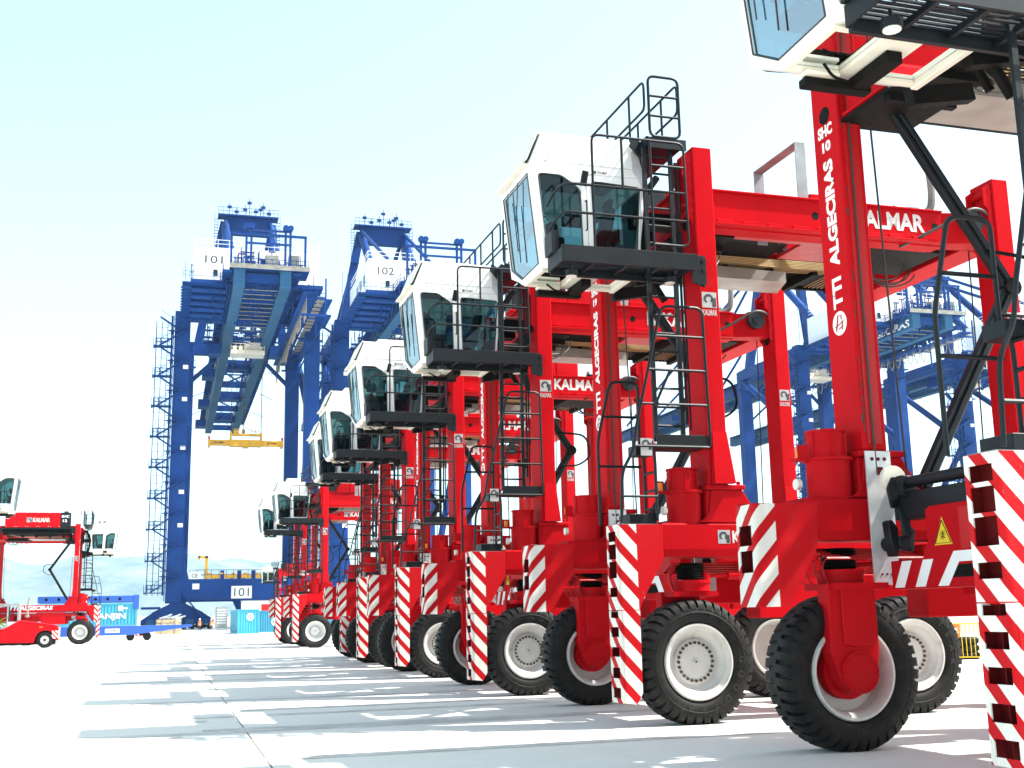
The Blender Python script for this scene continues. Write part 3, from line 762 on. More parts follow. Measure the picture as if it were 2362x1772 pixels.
        st_.add([(f, 3.24, 1.74), (f, 3.05, 1.74), (f, 2.84, 2.00), (f, 2.56, 2.00), (f, 2.34, 1.74), (f, 2.13, 1.74), (f, 2.42, 2.12), (f, 2.92, 2.12)], [(0, 1, 2, 7), (7, 2, 3, 6), (6, 3, 4, 5)])
        st_.build('stripe_panel', 'print', eo2, off=OFFS)
        sw = MB(); lo_, hi_ = sorted((q(-.004), q(.02))); sw.plate([[(2.98, 1.83), (2.96, 1.89), (2.86, 1.97), (2.50, 1.97), (2.44, 1.91), (2.48, 1.83)]], 'x', lo_, hi_); sw.build('socket_panel', 'blackm', eo2, off=OFFS)
        if s_ > 0:
            wt = MB(); c0 = None; P = lambda v, z, d=0: (f-d, 3.22-v, 2.22+z)
            wt.mat(0).add([P(-.02, -.02), P(.30, -.02), P(.14, .30)], [(0, 1, 2)])
            wt.mat(1)
            for a_, b_ in (((0, 0), (.28, 0)), ((.28, 0), (.14, .26)), ((.14, .26), (0, 0))):
                wt.beam(P(*a_, .002), P(*b_, .002), .004, .018, (1, 0, 0))
            for k in range(8):
                an = k/8*6.283; wt.beam(P(.14+.01*math.cos(an), .09+.01*math.sin(an), .003), P(.14+.055*math.cos(an), .09+.055*math.sin(an), .003), .004, .012, (1, 0, 0))
            wt.build('warning_sign', ['warn', 'ink'], eo2, off=OFFS)
            dkp = MB(); dkp.box(f-.002, f+.01, 1.9, 2.78, 2.14, 2.60); dkp.build('access_recess', 'redside', eo2, off=OFFS)
            sw2 = MB(); lettering(sw2, 'S.W.L.', (f, 2.2, 1.735), (0, -1, 0), (0, 0, 1), .22, .045, .02); sw2.build('lettering', 'print', eo2, off=OFFS)
        hb = MB(); lo_, hi_ = sorted((q(.06), q(.34))); hb.box(lo_, hi_, .85, 4.05, 2.72, 3.05)
        hb.cyl((q(.1), 1.0, 3.16), (q(.1), 3.75, 3.16), .07, 12)
        for v in (3.8, .95): hb.box(*sorted((q(-.02), q(.2))), v-.06, v+.06, 3.0, 3.24)
        for v in (4.06, .84):
            hb.plate([[(q(-.06), 2.86), (q(.20), 2.86), (q(.26), 3.10), (q(.18), 3.24), (q(-.02), 3.24), (q(-.10), 3.10)]], 'y', v-.14, v-.10); hb.plate([[(q(-.10), 2.28), (q(-.02), 2.28), (q(.0), 2.62), (q(-.08), 2.72), (q(-.14), 2.70)]], 'y', v-.16, v-.02); hb.plate([[(q(.14), 2.34), (q(.20), 2.34), (q(.24), 2.6), (q(.12), 2.66)]], 'y', v-.16, v-.02)
            hb.cyl((q(.05), v-.2, 2.44), (q(.05), v+.2, 2.44), .09, 14)
            hb.beam((q(.1), v-.12, 2.9), (q(.02), v-.3, 2.5), .1, .12)
        hb.build('spreader_headblock', 'black', root, bevel=.012, off=OFF)
        pu = MB()
        for v in (4.10, .80): pu.cyl((q(.07), v-.10, 3.22), (q(.07), v-.03, 3.22), .17, 22)
        pu.build('rope_pulley', 'cream', root, off=OFF)
        wp = MB()
        for v0, v1 in ((4.235, 4.255), (.645, .665)):
            wp.box(*sorted((q(-.16), q(.20))), v0, v1, 1.95, 3.60)
        wpo = wp.build('wear_plate', 'wear', root, off=OFF)
        wb_ = MB()
        for v0 in (4.234, .668):
            for k in range(3): wb_.cyl((q(-.07+.09*k), v0-.008, 3.50), (q(-.07+.09*k), v0, 3.50), .024, 8); wb_.cyl((q(-.05+.07*k), v0-.008, 2.08), (q(-.05+.07*k), v0, 2.08), .014, 8)
            wb_.box(*sorted((q(.0), q(.08))), v0-.004, v0-.001, 3.30, 3.40)
        wb_.build('plate_bolt', 'recess', wpo, off=OFF)
    sp = MB(); sp.box(8.8, 2*ORGX-8.8, 1.55, 1.85, 1.80, 2.25); sp.box(8.8, 2*ORGX-8.8, 2.85, 3.15, 1.80, 2.25)
    for k in range(5): sp.box(9.6+k*.95, 9.8+k*.95, 1.85, 2.85, 1.85, 2.2)
    sp.build('spreader_frame', 'red', root, bevel=.012, off=OFF)
    # ---- cab
    A = [(5.88, 7.12), (5.70, 8.85), (5.93, 9.43), (7.55, 9.42), (7.76, 8.70), (7.60, 7.45), (7.52, 7.12)]
    w1 = rp([(5.86, 0, 8.72), (6.26, 0, 8.72), (6.58, 0, 8.50), (6.60, 0, 7.40), (5.99, 0, 7.36)], .07, 3, True); w1 = [(p.x, p.z) for p in w1]
    w2 = rp([(6.78, 0, 8.66), (7.64, 0, 8.62), (7.545, 0, 7.42), (6.82, 0, 7.42)], .07, 3, True); w2 = [(p.x, p.z) for p in w2]
    cb = MB(); cb.plate([A, w1, w2], 'y', .50, .54)
    A2 = [(5.86, 7.37)]+A[1:5]+[(7.60, 7.45), (7.59, 7.37)]; w1f = [(x, max(z, 7.46)) for x, z in w1]; w2f = [(x, max(z, 7.46)) for x, z in w2]; cb.plate([A2, w1f, w2f], 'y', 2.01, 2.05)
    cb.add([(5.88, 1.50, 7.12), (7.52, 1.50, 7.12), (7.59, 2.05, 7.37), (5.86, 2.05, 7.37), (5.88, 1.50, 7.16), (7.52, 1.50, 7.16), (7.59, 2.0, 7.41), (5.86, 2.0, 7.41)], [(0, 1, 2, 3), (4, 5, 6, 7), (0, 1, 5, 4), (2, 3, 7, 6), (0, 3, 7, 4), (1, 2, 6, 5)])
    def face(a, b, v0, v1, th): pass
    def slab(a, b, v0, v1, inset=.0):    # a strip of the outline between two (x,z) points
        d = Vector((b[0]-a[0], 0, b[1]-a[1])); n = Vector((-d.z, 0, d.x)).normalized()*-.035
        p, q = Vector((a[0], 0, a[1])), Vector((b[0], 0, b[1]))
        vs = [Vector((e.x, v, e.z)) for e in (p, q) for v in (v0, v1)]; vs += [v+n for v in vs]
        cb.add(vs, [(0, 1, 3, 2), (4, 6, 7, 5), (0, 2, 6, 4), (1, 5, 7, 3), (0, 4, 5, 1), (2, 3, 7, 6)])
    slab(A[1], A[2], .541, .70); slab(A[1], A[2], 1.85, 2.009); slab((5.90, 9.36), A[2], .701, 1.849)
    slab(A[2], A[3], .541, 2.009); slab(A[3], A[4], .541, 2.009); slab(A[4], A[5], .541, .66); slab(A[4], A[5], 1.89, 2.009)
    slab(A[5], A[6], .541, 1.50)
    fr = [(.54, 7.12), (.54, 8.85), (2.01, 8.85), (2.01, 7.40), (1.55, 7.12)]
    hole = [(.61, 7.22), (.61, 8.74), (1.94, 8.74), (1.94, 7.47), (1.50, 7.20)]
    tilt = lambda z: 5.70+.18*(8.85-z)/1.73
    b0 = len(cb.v); cb.plate([fr, hole], 'x', 0, .05)
    for i in range(b0, len(cb.v)): x, v, z = cb.v[i]; cb.v[i] = (tilt(z)+x, v, z)
    cbo = cb.build('cab', 'white', root, bevel=.008, off=OFF)
    def pane(name, mat, vs):
        p = MB(); p.add(vs, [tuple(range(len(vs)))]); return p.build(name, mat, cbo, off=OFF)
    pane('windscreen', 'glassf', [(tilt(z)+.02, v, z) for v, z in hole])
    for v in (.515, 2.035):
        pane('side_window', 'glassd', [(x, v, z) for x, z in w1]); pane('door_window', 'glassd', [(x, v, z) for x, z in w2])
    pane('rear_window', 'glassd', [(7.75, .66, 8.68), (7.75, 1.89, 8.68), (7.60, 1.89, 7.48), (7.60, .66, 7.48)])
    pane('roof_window', 'glassd', [(5.72, .70, 8.88), (5.72, 1.85, 8.88), (5.90, 1.85, 9.34), (5.90, .70, 9.34)])
    for x0, x1 in ((5.98, 6.52), (6.95, 7.42)): pane('floor_window', 'glassfl', [(x0, .64, 7.135), (x1, .64, 7.135), (x1, 1.42, 7.135), (x0, 1.42, 7.135)])
    # rubber seals round the panes
    sl_ = MB()
    for lp in (w1, w2):
        for v in (.497, 2.053): sl_.tube([(x, v, z) for x, z in lp], .012, 4, True)
    sl_.tube([(tilt(z)-.004, v, z) for v, z in hole], .013, 4, True)
    sl_.build('window_seal', 'ink', cbo, off=OFF)
    fl = MB()
    fl.box(5.90, 5.97, .54, 1.50, 7.08, 7.14); fl.box(6.53, 6.94, .54, 1.50, 7.08, 7.14); fl.box(7.43, 7.52, .54, 1.50, 7.06, 7.14)
    fl.box(5.97, 6.53, .54, .63, 7.08, 7.14); fl.box(5.97, 6.53, 1.42, 1.50, 7.08, 7.14); fl.box(6.94, 7.43, .54, .63, 7.08, 7.14); fl.box(6.94, 7.43, 1.42, 1.50, 7.08, 7.14)
    fl.box(6.10, 6.50, 1.36, 1.50, 7.03, 7.075)
    fl.build('floor_frame', 'cream', cbo, bevel=.01, off=OFF)
    fk = MB(); fk.box(6.66, 6.84, .80, 1.48, 6.95, 7.075); fk.box(6.12, 6.90, 1.42, 1.56, 6.93, 7.025); fk.tube(rp([(6.2, 1.2, 7.06), (6.4, 1.35, 7.0), (6.66, 1.4, 7.0)], .1), .02, 5); fk.build('floor_bracket', 'blackm', cbo, bevel=.01, off=OFF)
    vz = MB(); vz.beam((5.69, 1.275, 8.97), (5.905, 1.275, 9.485), 1.40, .02, (1, 0, 0)); vz.box(5.88, 7.5, .56, 1.99, 9.43, 9.46)
    vz.box(5.60, 5.74, .58, 1.97, 8.86, 8.90)
    vz.build('sun_visor', 'cream', cbo, off=OFF)
    ac = MB(); ac.box(6.5, 7.3, 1.45, 1.98, 9.47, 9.76); aco = ac.build('air_conditioner', 'cream', cbo, bevel=.03, off=OFF)
    fn = MB()
    for x in (6.72, 7.08): fn.cyl((x, 1.98, 9.62), (x, 1.995, 9.62), .12, 20)
    fn.build('fan_grille', 'grey', root, off=OFF)
    wp = MB()
    wp.tube([(tilt(8.72)-.03, 1.05, 8.74), (tilt(8.1)-.05, 1.30, 8.15), (tilt(7.9)-.04, 1.34, 7.95)], .009, 5); wp.tube([(tilt(8.4)-.03, 1.27, 8.4), (tilt(7.5)-.03, 1.36, 7.45)], .011, 5)
    wp.tube([(tilt(8.72)-.03, 1.62, 8.74), (tilt(8.2)-.05, 1.70, 8.2)], .009, 5); wp.tube([(tilt(8.6)-.03, 1.69, 8.6), (tilt(7.8)-.03, 1.72, 7.75)], .010, 5)
    wp.build('wiper', 'ink', cbo, off=OFF)
    it = MB(); it.box(6.75, 7.25, 1.0, 1.55, 7.55, 7.70); it.beam((7.22, 1.28, 7.65), (7.38, 1.28, 8.45), .52, .12, (1, 0, 0)); it.box(6.80, 7.15, .86, .96, 7.7, 7.85); it.box(6.80, 7.15, 1.6, 1.7, 7.7, 7.85)
    it.beam((7.36, 1.28, 8.46), (7.40, 1.28, 8.66), .3, .1, (1, 0, 0)); it.box(6.9, 7.1, 1.15, 1.4, 7.14, 7.55)
    it.build('operator_seat', 'seat', cbo, bevel=.04, off=OFF)
    it = MB(); it.box(6.05, 6.25, .70, 1.0, 7.15, 7.95); it.beam((6.45, 1.3, 7.14), (6.25, 1.3, 7.95), .06, .06); it.tube([(6.25+.17*math.cos(a)*.4, 1.3+.19*math.sin(a), 8.0+.17*math.cos(a)) for a in [k/14*6.283 for k in range(14)]], .016, 5, True)
    it.box(6.45, 6.75, 1.75, 1.95, 7.14, 8.1); it.box(6.0, 6.1, 1.5, 1.8, 8.0, 8.25); it.box(5.95, 7.6, .60, 1.95, 8.98, 9.04)
    it.build('control_console', 'seat', cbo, bevel=.02, off=OFF)
    mi = MB(); mi.beam((6.62, .46, 8.56), (6.66, .44, 8.8), .05, .10); mi.build('wing_mirror', 'black', cbo, off=OFF)
    lb_ = MB(); lettering(lb_, 'KALMAR', (6.90, .497, 8.80), (1, 0, 0), (0, 0, 1), .17, .05, .03); lb_.box(6.82, 6.87, .494, .499, 8.80, 8.85); lb_.build('lettering', 'ink', cbo, off=OFF)
    pn = MB(); pn.tube([(5.98, .497, 8.92), (6.10, .497, 9.22)], .004, 4); pn.build('panel_seam', 'ink', cbo, off=OFF)
    dr = MB(); dr.tube([(6.70, .497, 7.30), (6.70, .497, 8.78), (7.68, .497, 8.78), (7.60, .497, 7.30)], .005, 4); dr.tube([(5.80, .496, 8.95), (7.70, .496, 8.93)], .004, 4); dr.build('door_seam', 'emblem', cbo, off=OFF)
    gb = MB(); gb.tube(rp([(6.66, .49, 7.8), (6.66, .43, 7.8), (6.66, .43, 8.3), (6.66, .49, 8.3)], .03), .012, 6); gb.box(7.50, 7.56, .47, .499, 7.95, 8.05); gb.build('grab_handle', 'black', cbo, off=OFF)
    rp_ = MB(); rp_.plate([[(7.50, 9.36), (7.58, 9.38), (7.75, 8.72), (7.70, 8.62), (7.52, 8.9)]], 'y', .485, .498)
    for x, z in ((7.56, 9.2), (7.6, 9.0), (7.66, 8.8)): rp_.cyl((x, .485, z), (x, .478, z), .022, 8)
    rp_.build('hinge_plate', 'wear', cbo, off=OFF)
    # mounting behind the cab
    mt_ = MB(); mt_.box(7.62, 8.38, .62, 1.0, 8.05, 8.25); mt_.box(7.62, 8.38, 1.55, 1.9, 8.05, 8.25); mt_.beam((7.6, .8, 7.1), (8.4, .8, 7.25), .14, .2); mt_.beam((7.6, 1.75, 7.1), (8.4, 1.75, 7.25), .14, .2)
    mt_.tube(rp([(8.15, .9, 9.0), (7.86, .9, 8.6), (7.80, .9, 7.9), (7.95, .9, 7.2), (8.2, .9, 6.8)], .3, 5), .06, 8); mt_.tube(rp([(8.2, 1.2, 9.0), (7.9, 1.2, 8.5), (7.85, 1.2, 7.6), (8.2, 1.2, 7.0)], .3, 5), .05, 8)
    mt_.build('cab_mounting', 'blackm', root, bevel=0, off=OFF)
    # walkway in front of the door
    wk = MB(); wk.box(5.97, 8.30, -.22, -.185, 7.03, 7.30); wk.box(5.97, 6.0, -.184, .46, 7.03, 7.26); wk.box(6.0, 8.30, .40, .46, 6.98, 7.12)
    for x in (6.5, 7.05, 7.6, 8.1): wk.box(x, x+.05, -.184, .40, 7.03, 7.10)
    wk.box(5.92, 6.04, .10, .44, 7.26, 7.62); wk.plate([[(8.20, 7.30), (8.20, 6.85), (8.42, 6.78), (8.46, 6.86), (8.46, 7.26), (8.42, 7.30)]], 'y', -.16, -.12)
    for z in (6.82, 7.22, 7.06): wk.cyl((8.40, -.17, z), (8.40, -.10, z), .03, 8)
    wko = wk.build('walkway', 'black', root, bevel=.004, off=OFF)
    gr = MB()
    for k in range(8): gr.box(6.0, 8.30, -.16+k*.075, -.127+k*.075, 7.105, 7.125)
    gr.build('grating_bar', 'black', wko, off=OFF)
    rl = MB(); r_ = .021
    rl.tube(rp([(6.53, -.20, 7.1), (6.53, -.20, 9.17), (8.13, -.20, 9.17), (8.15, -.20, 7.42), (7.54, -.20, 7.42)], .13), r_, 6)
    rl.tube([(7.54, -.20, 7.05), (7.54, -.20, 9.17)], r_, 6); rl.tube([(7.04, -.20, 8.3), (7.04, -.20, 9.16)], r_, 6)
    for z in (8.31, 7.84): rl.tube(rp([(5.98, .44, z-.17), (5.98, .1, z-.04), (6.05, -.20, z), (8.14, -.20, z)], .12), r_, 6)
    rl.tube([(7.54, -.20, 8.75), (8.14, -.20, 8.75)], r_, 6)
    rl.build('railing', 'black', wko, off=OFF)
    for x in (6.25, 7.95):
        fd = MB(); fd.cyl((x, .15, 6.99), (x, .15, 6.90), .11, 8, .10); fd.tube([(x, .15, 7.1), (x, .15, 6.97)], .02, 5); fdo = fd.build('floodlight', 'black', wko, off=OFF)
        ll = MB(); ll.cyl((x, .15, 6.90), (x, .15, 6.888), .085, 14); ll.build('lamp_lens', 'lamp', wko, off=OFF)
    # upper walkway with gate
    up = MB(); up.box(7.62, 8.24, .05, 4.3, 9.20, 9.26); up.box(7.60, 7.64, .05, 4.3, 9.20, 9.36); up.box(7.62, 8.3, .02, .06, 9.16, 9.34); up.plate([[(7.46, 9.42), (7.62, 9.34), (7.62, 9.05), (7.42, 9.28)]], 'y', .30, .36)
    upo = up.build('upper_walkway', 'black', root, off=OFF)
    rl = MB()
    for x in (7.62, 8.22):
        rl.tube(rp([(x, 4.3, 9.3), (x, 4.3, 10.36), (x, .12, 10.36), (x, .12, 9.85), (x, 4.3, 9.85)], .12), r_, 6)
        for v in (.75, 1.75, 2.75, 3.6): rl.tube([(x, v, 9.25), (x, v, 10.35)], r_, 6)
    rl.build('railing', 'black', upo, off=OFF)
    gt = MB(); gt.tube(rp([(7.66, .03, 9.36), (8.20, .03, 9.36), (8.20, .03, 10.42), (7.66, .03, 10.42)], .12, 4, True), r_+.003, 6, True)
    for z in (9.72, 10.07): gt.tube([(7.66, .03, z), (8.20, .03, z)], r_, 6)
    gt.build('gate', 'black', upo, off=OFF)
    rf = MB(); rf.box(8.36, 8.42, 4.25, 4.34, 9.9, 10.35); rf.build('reflector', 'red', upo, off=OFF)
    # ladders
    ld = MB()
    for x in (7.58, 8.05): ld.beam((x, .14, 4.30), (x, .14, 9.2), .05, .07, (1, 0, 0))
    z = 4.55
    while z < 9.2: ld.tube([(7.58, .14, z), (8.05, .14, z)], .021, 5); z += .30
    ld.box(8.04, 8.12, .10, .2, 4.8, 5.0)
    for z in (5.2, 5.9, 6.6): ld.tube(rp([(7.58, .14, z), (7.52, -.25, z), (7.80, -.42, z), (8.10, -.25, z), (8.05, .14, z)], .2), .010, 4) if False else None
    ld.tube(rp([(8.16, .2, 9.0), (8.18, .22, 7.2), (8.16, .2, 4.6)], .2), .022, 6); ld.tube([(8.22, .2, 9.0), (8.22, .2, 4.5)], .018, 5)
    lado = ld.build('upper_ladder', 'black', root, off=OFF)
    la = MB(); la.box(7.53, 8.40, -.02, .02, 4.18, 4.39); la.box(7.53, 8.40, .02, .60, 4.20, 4.25); la.box(7.30, 7.53, .3, .62, 4.10, 4.26)
    lo_ = la.build('ladder_landing', 'black', root, bevel=.004, off=OFF)
    ep = MB(); emblem(ep, (7.24, -.03, 4.13), (1, 0, 0), (0, 0, 1), .19, (0, -1, 0)); ep.box(7.24, 7.43, -.0285, -.021, 4.05, 4.32); ep.build('emblem_plate', ['emblem', 'ink'], lo_, off=OFF)
    lr = MB(); r_ = .025
    lr.tube(rp([(6.88, -.02, 3.02), (6.92, -.02, 3.80), (7.13, -.02, 4.15), (7.17, -.02, 4.45), (7.69, -.02, 6.46), (8.41, -.02, 6.46), (8.44, -.02, 4.22)], .14), r_, 6)
    for z, x in ((5.97, 7.57), (5.42, 7.43), (4.87, 7.28), (4.20, 7.14)): lr.tube([(x, -.02, z), (8.42, -.02, z)], r_*.9, 6)
    lr.tube(rp([(6.78, .60, 3.02), (6.78, .60, 4.35), (7.02, .60, 5.32), (7.50, .60, 5.32), (7.50, .60, 4.2)], .12), r_, 6)
    for z, x in ((4.75, 6.88), (3.95, 6.78)): lr.tube([(x, .60, z), (7.50, .60, z)], r_*.9, 6)
    lr.tube([(7.53, -.02, 4.87), (7.80, -.02, 5.42)], r_*.9, 6); lr.cyl((7.53, -.05, 4.87), (7.53, .0, 4.87), .045, 10)
    lr.build('hand_rail', 'black', lo_, off=OFF)
    ll = MB()
    for v in (.04, .46): ll.tube(rp([(7.50, v, 3.05), (7.50, v, 4.0), (7.45, v, 4.3)], .1), r_, 6)
    for z in (3.25, 3.53, 3.81, 4.09): ll.tube([(7.50, .04, z), (7.50, .46, z)], r_*.9, 6)
    lr2 = ll.tube([(6.92, -.02, 3.42), (7.49, -.02, 3.42)], r_*.9, 6); ll.build('lower_ladder', 'black', root, off=OFF)
    bt = MB(); bt.box(7.05, 7.50, .06, .5, 3.0, 3.16); bt.build('battery_box', 'black', root, bevel=.01, off=OFF)
    return root
def column_text(root, number):
    fx = 8.396; tx = MB(); vr = 4.52      # front face of the far column: +z reading direction, letters' tops toward +y... seen from -x
    lettering(tx, 'TTI  ALGECIRAS', (fx, 4.47, 5.52), (0, 0, 1), (0, 1, 0), 2.05, .22, .045)
    if number:
        lettering(tx, 'SHC', (fx, 4.76, 7.90), (0, -1, 0), (0, 0, 1), .34, .17, .05)
        lettering(tx, number, (fx, 4.68, 7.69), (0, -1, 0), (0, 0, 1), .20, .15, .05)
    mbd = tx.build('lettering', 'print', root, off=OFF)
    c = MB(); c.mat(0); n = 28
    c.add([(fx, 4.58+.16*math.cos(k/n*6.283), 5.32+.16*math.sin(k/n*6.283)) for k in range(n)], [tuple(range(n))])
    c.mat(1)
    for p, q in (((4.65, 5.22), (4.60, 5.43)), ((4.67, 5.28), (4.48, 5.33)), ((4.60, 5.42), (4.56, 5.42)), ((4.60, 5.24), (4.50, 5.27)), ((4.53, 5.36), (4.53, 5.42)), ((4.65, 5.25), (4.60, 5.42)), ((4.52, 5.22), (4.51, 5.34))):
        c.beam((fx-.003, *p), (fx-.003, *q), .004, .022, (1, 0, 0))
    c.build('round_emblem', ['print', 'red'], root, off=OFF)
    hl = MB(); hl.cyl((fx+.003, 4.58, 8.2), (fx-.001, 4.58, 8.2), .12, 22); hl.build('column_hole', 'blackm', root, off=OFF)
def panel_text(root, number):
    tx = MB(); lettering(tx, 'SHC', (9.82, 4.886, 9.72), (-1, 0, 0), (0, 0, 1), .56, .2, .03); lettering(tx, number, (9.72, 4.886, 9.38), (-1, 0, 0), (0, 0, 1), .32, .2, .03)
    tx.build('panel_number', 'print', root, off=OFF)

# ------------------------------------------------------------------ the carriers: one drawn, the rest copied
proto = build_carrier()
ROW = [  # dx, y, number, label
    (.12, 8.28, '10', 'nearest red shuttle carrier, numbered SHC 10 on its column, cut by the right picture edge'),
    (0.0, 16.55, '19', 'red shuttle carrier numbered SHC 19, second from the camera, whole white cab in view'),
    (-.26, 24.0, None, 'red shuttle carrier third in the row, directly behind the one numbered SHC 19'),
    (-.17, 32.0, None, 'red shuttle carrier fourth in the row, its cab below and left of the third cab'),
    (.08, 39.7, None, 'red shuttle carrier fifth in the row, cab half hidden by the fourth cab'),
    (.58, 46.4, None, 'red shuttle carrier sixth in the close row, only a sliver of its cab showing'),
    (1.28, 68.1, None, 'red shuttle carrier parked after the gap in the row, white wheel rim fully in view'),
    (1.34, 77.6, None, 'red shuttle carrier behind the one after the gap, cab against the white sky'),
    (11.5, 186.0, None, 'small distant red shuttle carrier in front of the blue portal beam of crane 101')]
carriers = []
for i, (dx, y, num, lab) in enumerate(ROW):
    c = proto if i == 0 else copy_tree(proto)
    c.location = (ORGX+dx, y+ORGY, 0); c['label'] = lab; c['category'] = 'straddle carrier'
    c['group'] = 'red straddle carriers parked side by side'
    carriers.append(c)
m12 = copy_tree(proto); m12.location = (2.05-.2, 98.0+2.45, 0); m12.rotation_euler.z = math.pi
m12.location.x = -5.12+(8.575-ORGX)
m12['label'] = 'red shuttle carrier numbered SHC 12 seen side on at far left facing right'; m12['category'] = 'straddle carrier'; m12['group'] = 'red straddle carriers at far left'
m13 = copy_tree(proto); m13.rotation_euler.z = math.pi
m13.location = (-6.15+(5.70-ORGX), 63.0+(1.27-ORGY), 0)
m13['label'] = 'white carrier cab cut by the left picture edge, above the carrier SHC 12'; m13['category'] = 'straddle carrier'; m13['group'] = 'red straddle carriers at far left'
random.seed(17)
for i, c in enumerate(carriers[1:]+[m12, m13]):
    if i: c.rotation_euler.z += random.uniform(-.004, .004)
    for ch in c.children:
        if ch.name.startswith('wheel') and (i or ch.rotation_euler.z > 1): ch.rotation_euler.y = random.uniform(0, 6.28)
for c, (dx, y, num, lab) in zip(carriers, ROW): column_text(c, num)
column_text(m12, '12'); panel_text(m12, '12')

# ------------------------------------------------------------------ quay cranes
CO = (17.0, 220.0, 0.0)
def crane():
    root = empty('quay_crane', (0, 0, 0))
    B = lambda mb, n, mt='blue', p=root, bev=0: mb.build(n, mt, p, bevel=bev, off=CO)
    for x, y in ((5.0, 220), (28.9, 220), (6.2, 249), (28.0, 249)):
        lg = MB(); lg.box(x-1.4, x+1.4, y-1.1, y+1.1, 4.6, 58.0)
        if y < 230:
            s = 1 if x < 17 else -1
            lg.plate([[(x+s*1.4, 8.6), (x+s*2.6, 8.6), (x+s*1.4, 13.5)]], 'y', y-1.0, y+1.0)
        B(lg, 'leg', bev=.06)
    for y in (220, 249):
        pb = MB(); pb.plate([[(6.42, 5.2), (6.42, 8.8), (27.48, 8.8), (27.48, 5.2), (21, 5.2), (20.2, 3.4), (17.6, 3.4), (16.8, 5.2)]], 'y', y-1.0, y+1.0)
        po = B(pb, 'portal_beam')
        rl = MB()
        for k in range(16): rl.box(7.6+k*1.28, 7.68+k*1.28, y-.9, y-.82, 8.8, 10.4)
        for z in (9.6, 10.4): rl.box(7.6, 26.9, y-.9, y-.84, z-.04, z+.04)
        for x in (13, 16, 18.5): rl.box(x, x+.7, y-.6, y-.1, 8.8, 10.3)
        B(rl, 'railing', p=po)
        ub = MB(); ub.box(6.42, 27.48, y-1.0, y+1.0, 56.4, 58.9); B(ub, 'upper_cross_beam')
    for x in (5.0, 28.9):
        tb = MB(); tb.box(x-.9, x+.9, 221.2, 247.8, 6.0, 8.0); B(tb, 'side_tie_beam')
        tb = MB(); tb.cyl((x, 221, 38), (x, 248, 56), .7, 12); tb.cyl((x, 221, 38), (x, 248, 9), .7, 12); B(tb, 'side_brace')
        tb = MB(); tb.box(x-.9, x+.9, 221.2, 247.8, 55.4, 57.8); B(tb, 'side_top_beam')
    kb = MB()
    for s, x in ((1, 6.4), (-1, 27.5)): kb.cyl((x, 249.3, 50), (x+s*5, 249.3, 55), .45, 10)
    B(kb, 'knee_brace')
    # travelling gear
    for y in (220, 249):
        for x in (2.5, 9.2, 24.5, 31.0):
            bg_ = MB(); bg_.plate([[(x-2.9, .9), (x-2.9, 1.7), (x-.6, 3.2), (x+.6, 3.2), (x+2.9, 1.7), (x+2.9, .9)]], 'y', y-.6, y+.6)
            bo = B(bg_, 'bogie')
            wl = MB()
            for k in range(4): wl.cyl((x-2.2+k*1.45, y-.3, .5), (x-2.2+k*1.45, y+.3, .5), .48, 16)
            B(wl, 'bogie_wheel', 'blackm', bo)
            for k in range(2):
                q = MB(); q.box(x-1.9+k*2.3, x-.6+k*2.3, y-1.0, y-.62, .8, 1.8); B(q, 'drive_motor', 'bluel', bo)
        for x in (5.8, 28.0):
            eq = MB(); eq.plate([[(x-4.4, 3.0), (x-1.0, 4.7), (x+1.0, 4.7), (x+4.4, 3.0), (x+3.6, 2.4), (x-3.6, 2.4)]], 'y', y-.9, y+.9); B(eq, 'equaliser_beam')
    CG = (CO[0], CO[1], 2.0); BG = lambda mb, n, mt='blue', p=root, bev=0: mb.build(n, mt, p, bevel=bev, off=CG)
    CH = (CO[0], CO[1], 3.2); BH = lambda mb, n, mt='blue', p=root, bev=0: mb.build(n, mt, p, bevel=bev, off=CH)
    # girders
    for x, nm in ((13.6, 'boom_girder'), (21.1, 'boom_girder')):
        gd = MB(); gd.box(x-.9, x+.9, 190, 352, 57.4, 60.2); gd.box(x-1.1, x+1.1, 190, 352, 60.2, 60.3); go = BG(gd, nm, 'bluel')
        s = -1 if x < 17 else 1
        wk = MB(); a, b = sorted((x+s*1.2, x+s*2.6)); wk.box(a, b, 190, 350, 59.9, 60.0)
        for k in range(46): yy = 190+k*3.5; wk.box(x+s*2.55, x+s*2.6, yy, yy+.08, 60.0, 61.3); wk.box(a, b, yy, yy+.2, 59.65, 59.9)
        for z in (60.6, 61.3): wk.box(*sorted((x+s*2.52, x+s*2.58)), 190, 350, z-.03, z+.03)
        for k in range(4):
            yy = 262+k*27; q0 = x+s*2.7; wk.beam((q0, yy, 58), (q0+s*3.2, yy, 56.6), .12, .12)
            wk.box(*sorted((x+s*1.1, x+s*3.4)), 236+k*30, 240+k*30, 56.0, 58.0) if k < 1 else None
        BG(wk, 'girder_walkway', 'blue', go)
        if x < 17:
            pass
    ct = MB()
    for yy in (191, 222, 247, 266, 284, 303, 318, 336, 351): ct.box(14.5, 20.2, yy, yy+.8, 58.4, 59.9)
    for y0, y1, f in ((268, 284, 1), (268, 284, 0), (305, 318, 1)):
        a, b = (14.5, 20.2) if f else (20.2, 14.5); ct.beam((a, y0, 58.8), (b, y1, 58.8), .3, .3)
    BG(ct, 'girder_tie')
    # festoon loops
    fs = MB()
    random.seed(2)
    for k in range(26):
        y0 = 194+k*2.3; d = random.uniform(1.8, 4.2)
        fs.tube([(25.0, y0, 57.6), (25.0, y0+.4, 57.6-d*.7), (25.0, y0+1.1, 57.6-d), (25.0, y0+1.8, 57.6-d*.7), (25.0, y0+2.2, 57.6)], .09, 5)
    BG(fs, 'festoon_cable', 'plate')
    ff = MB()
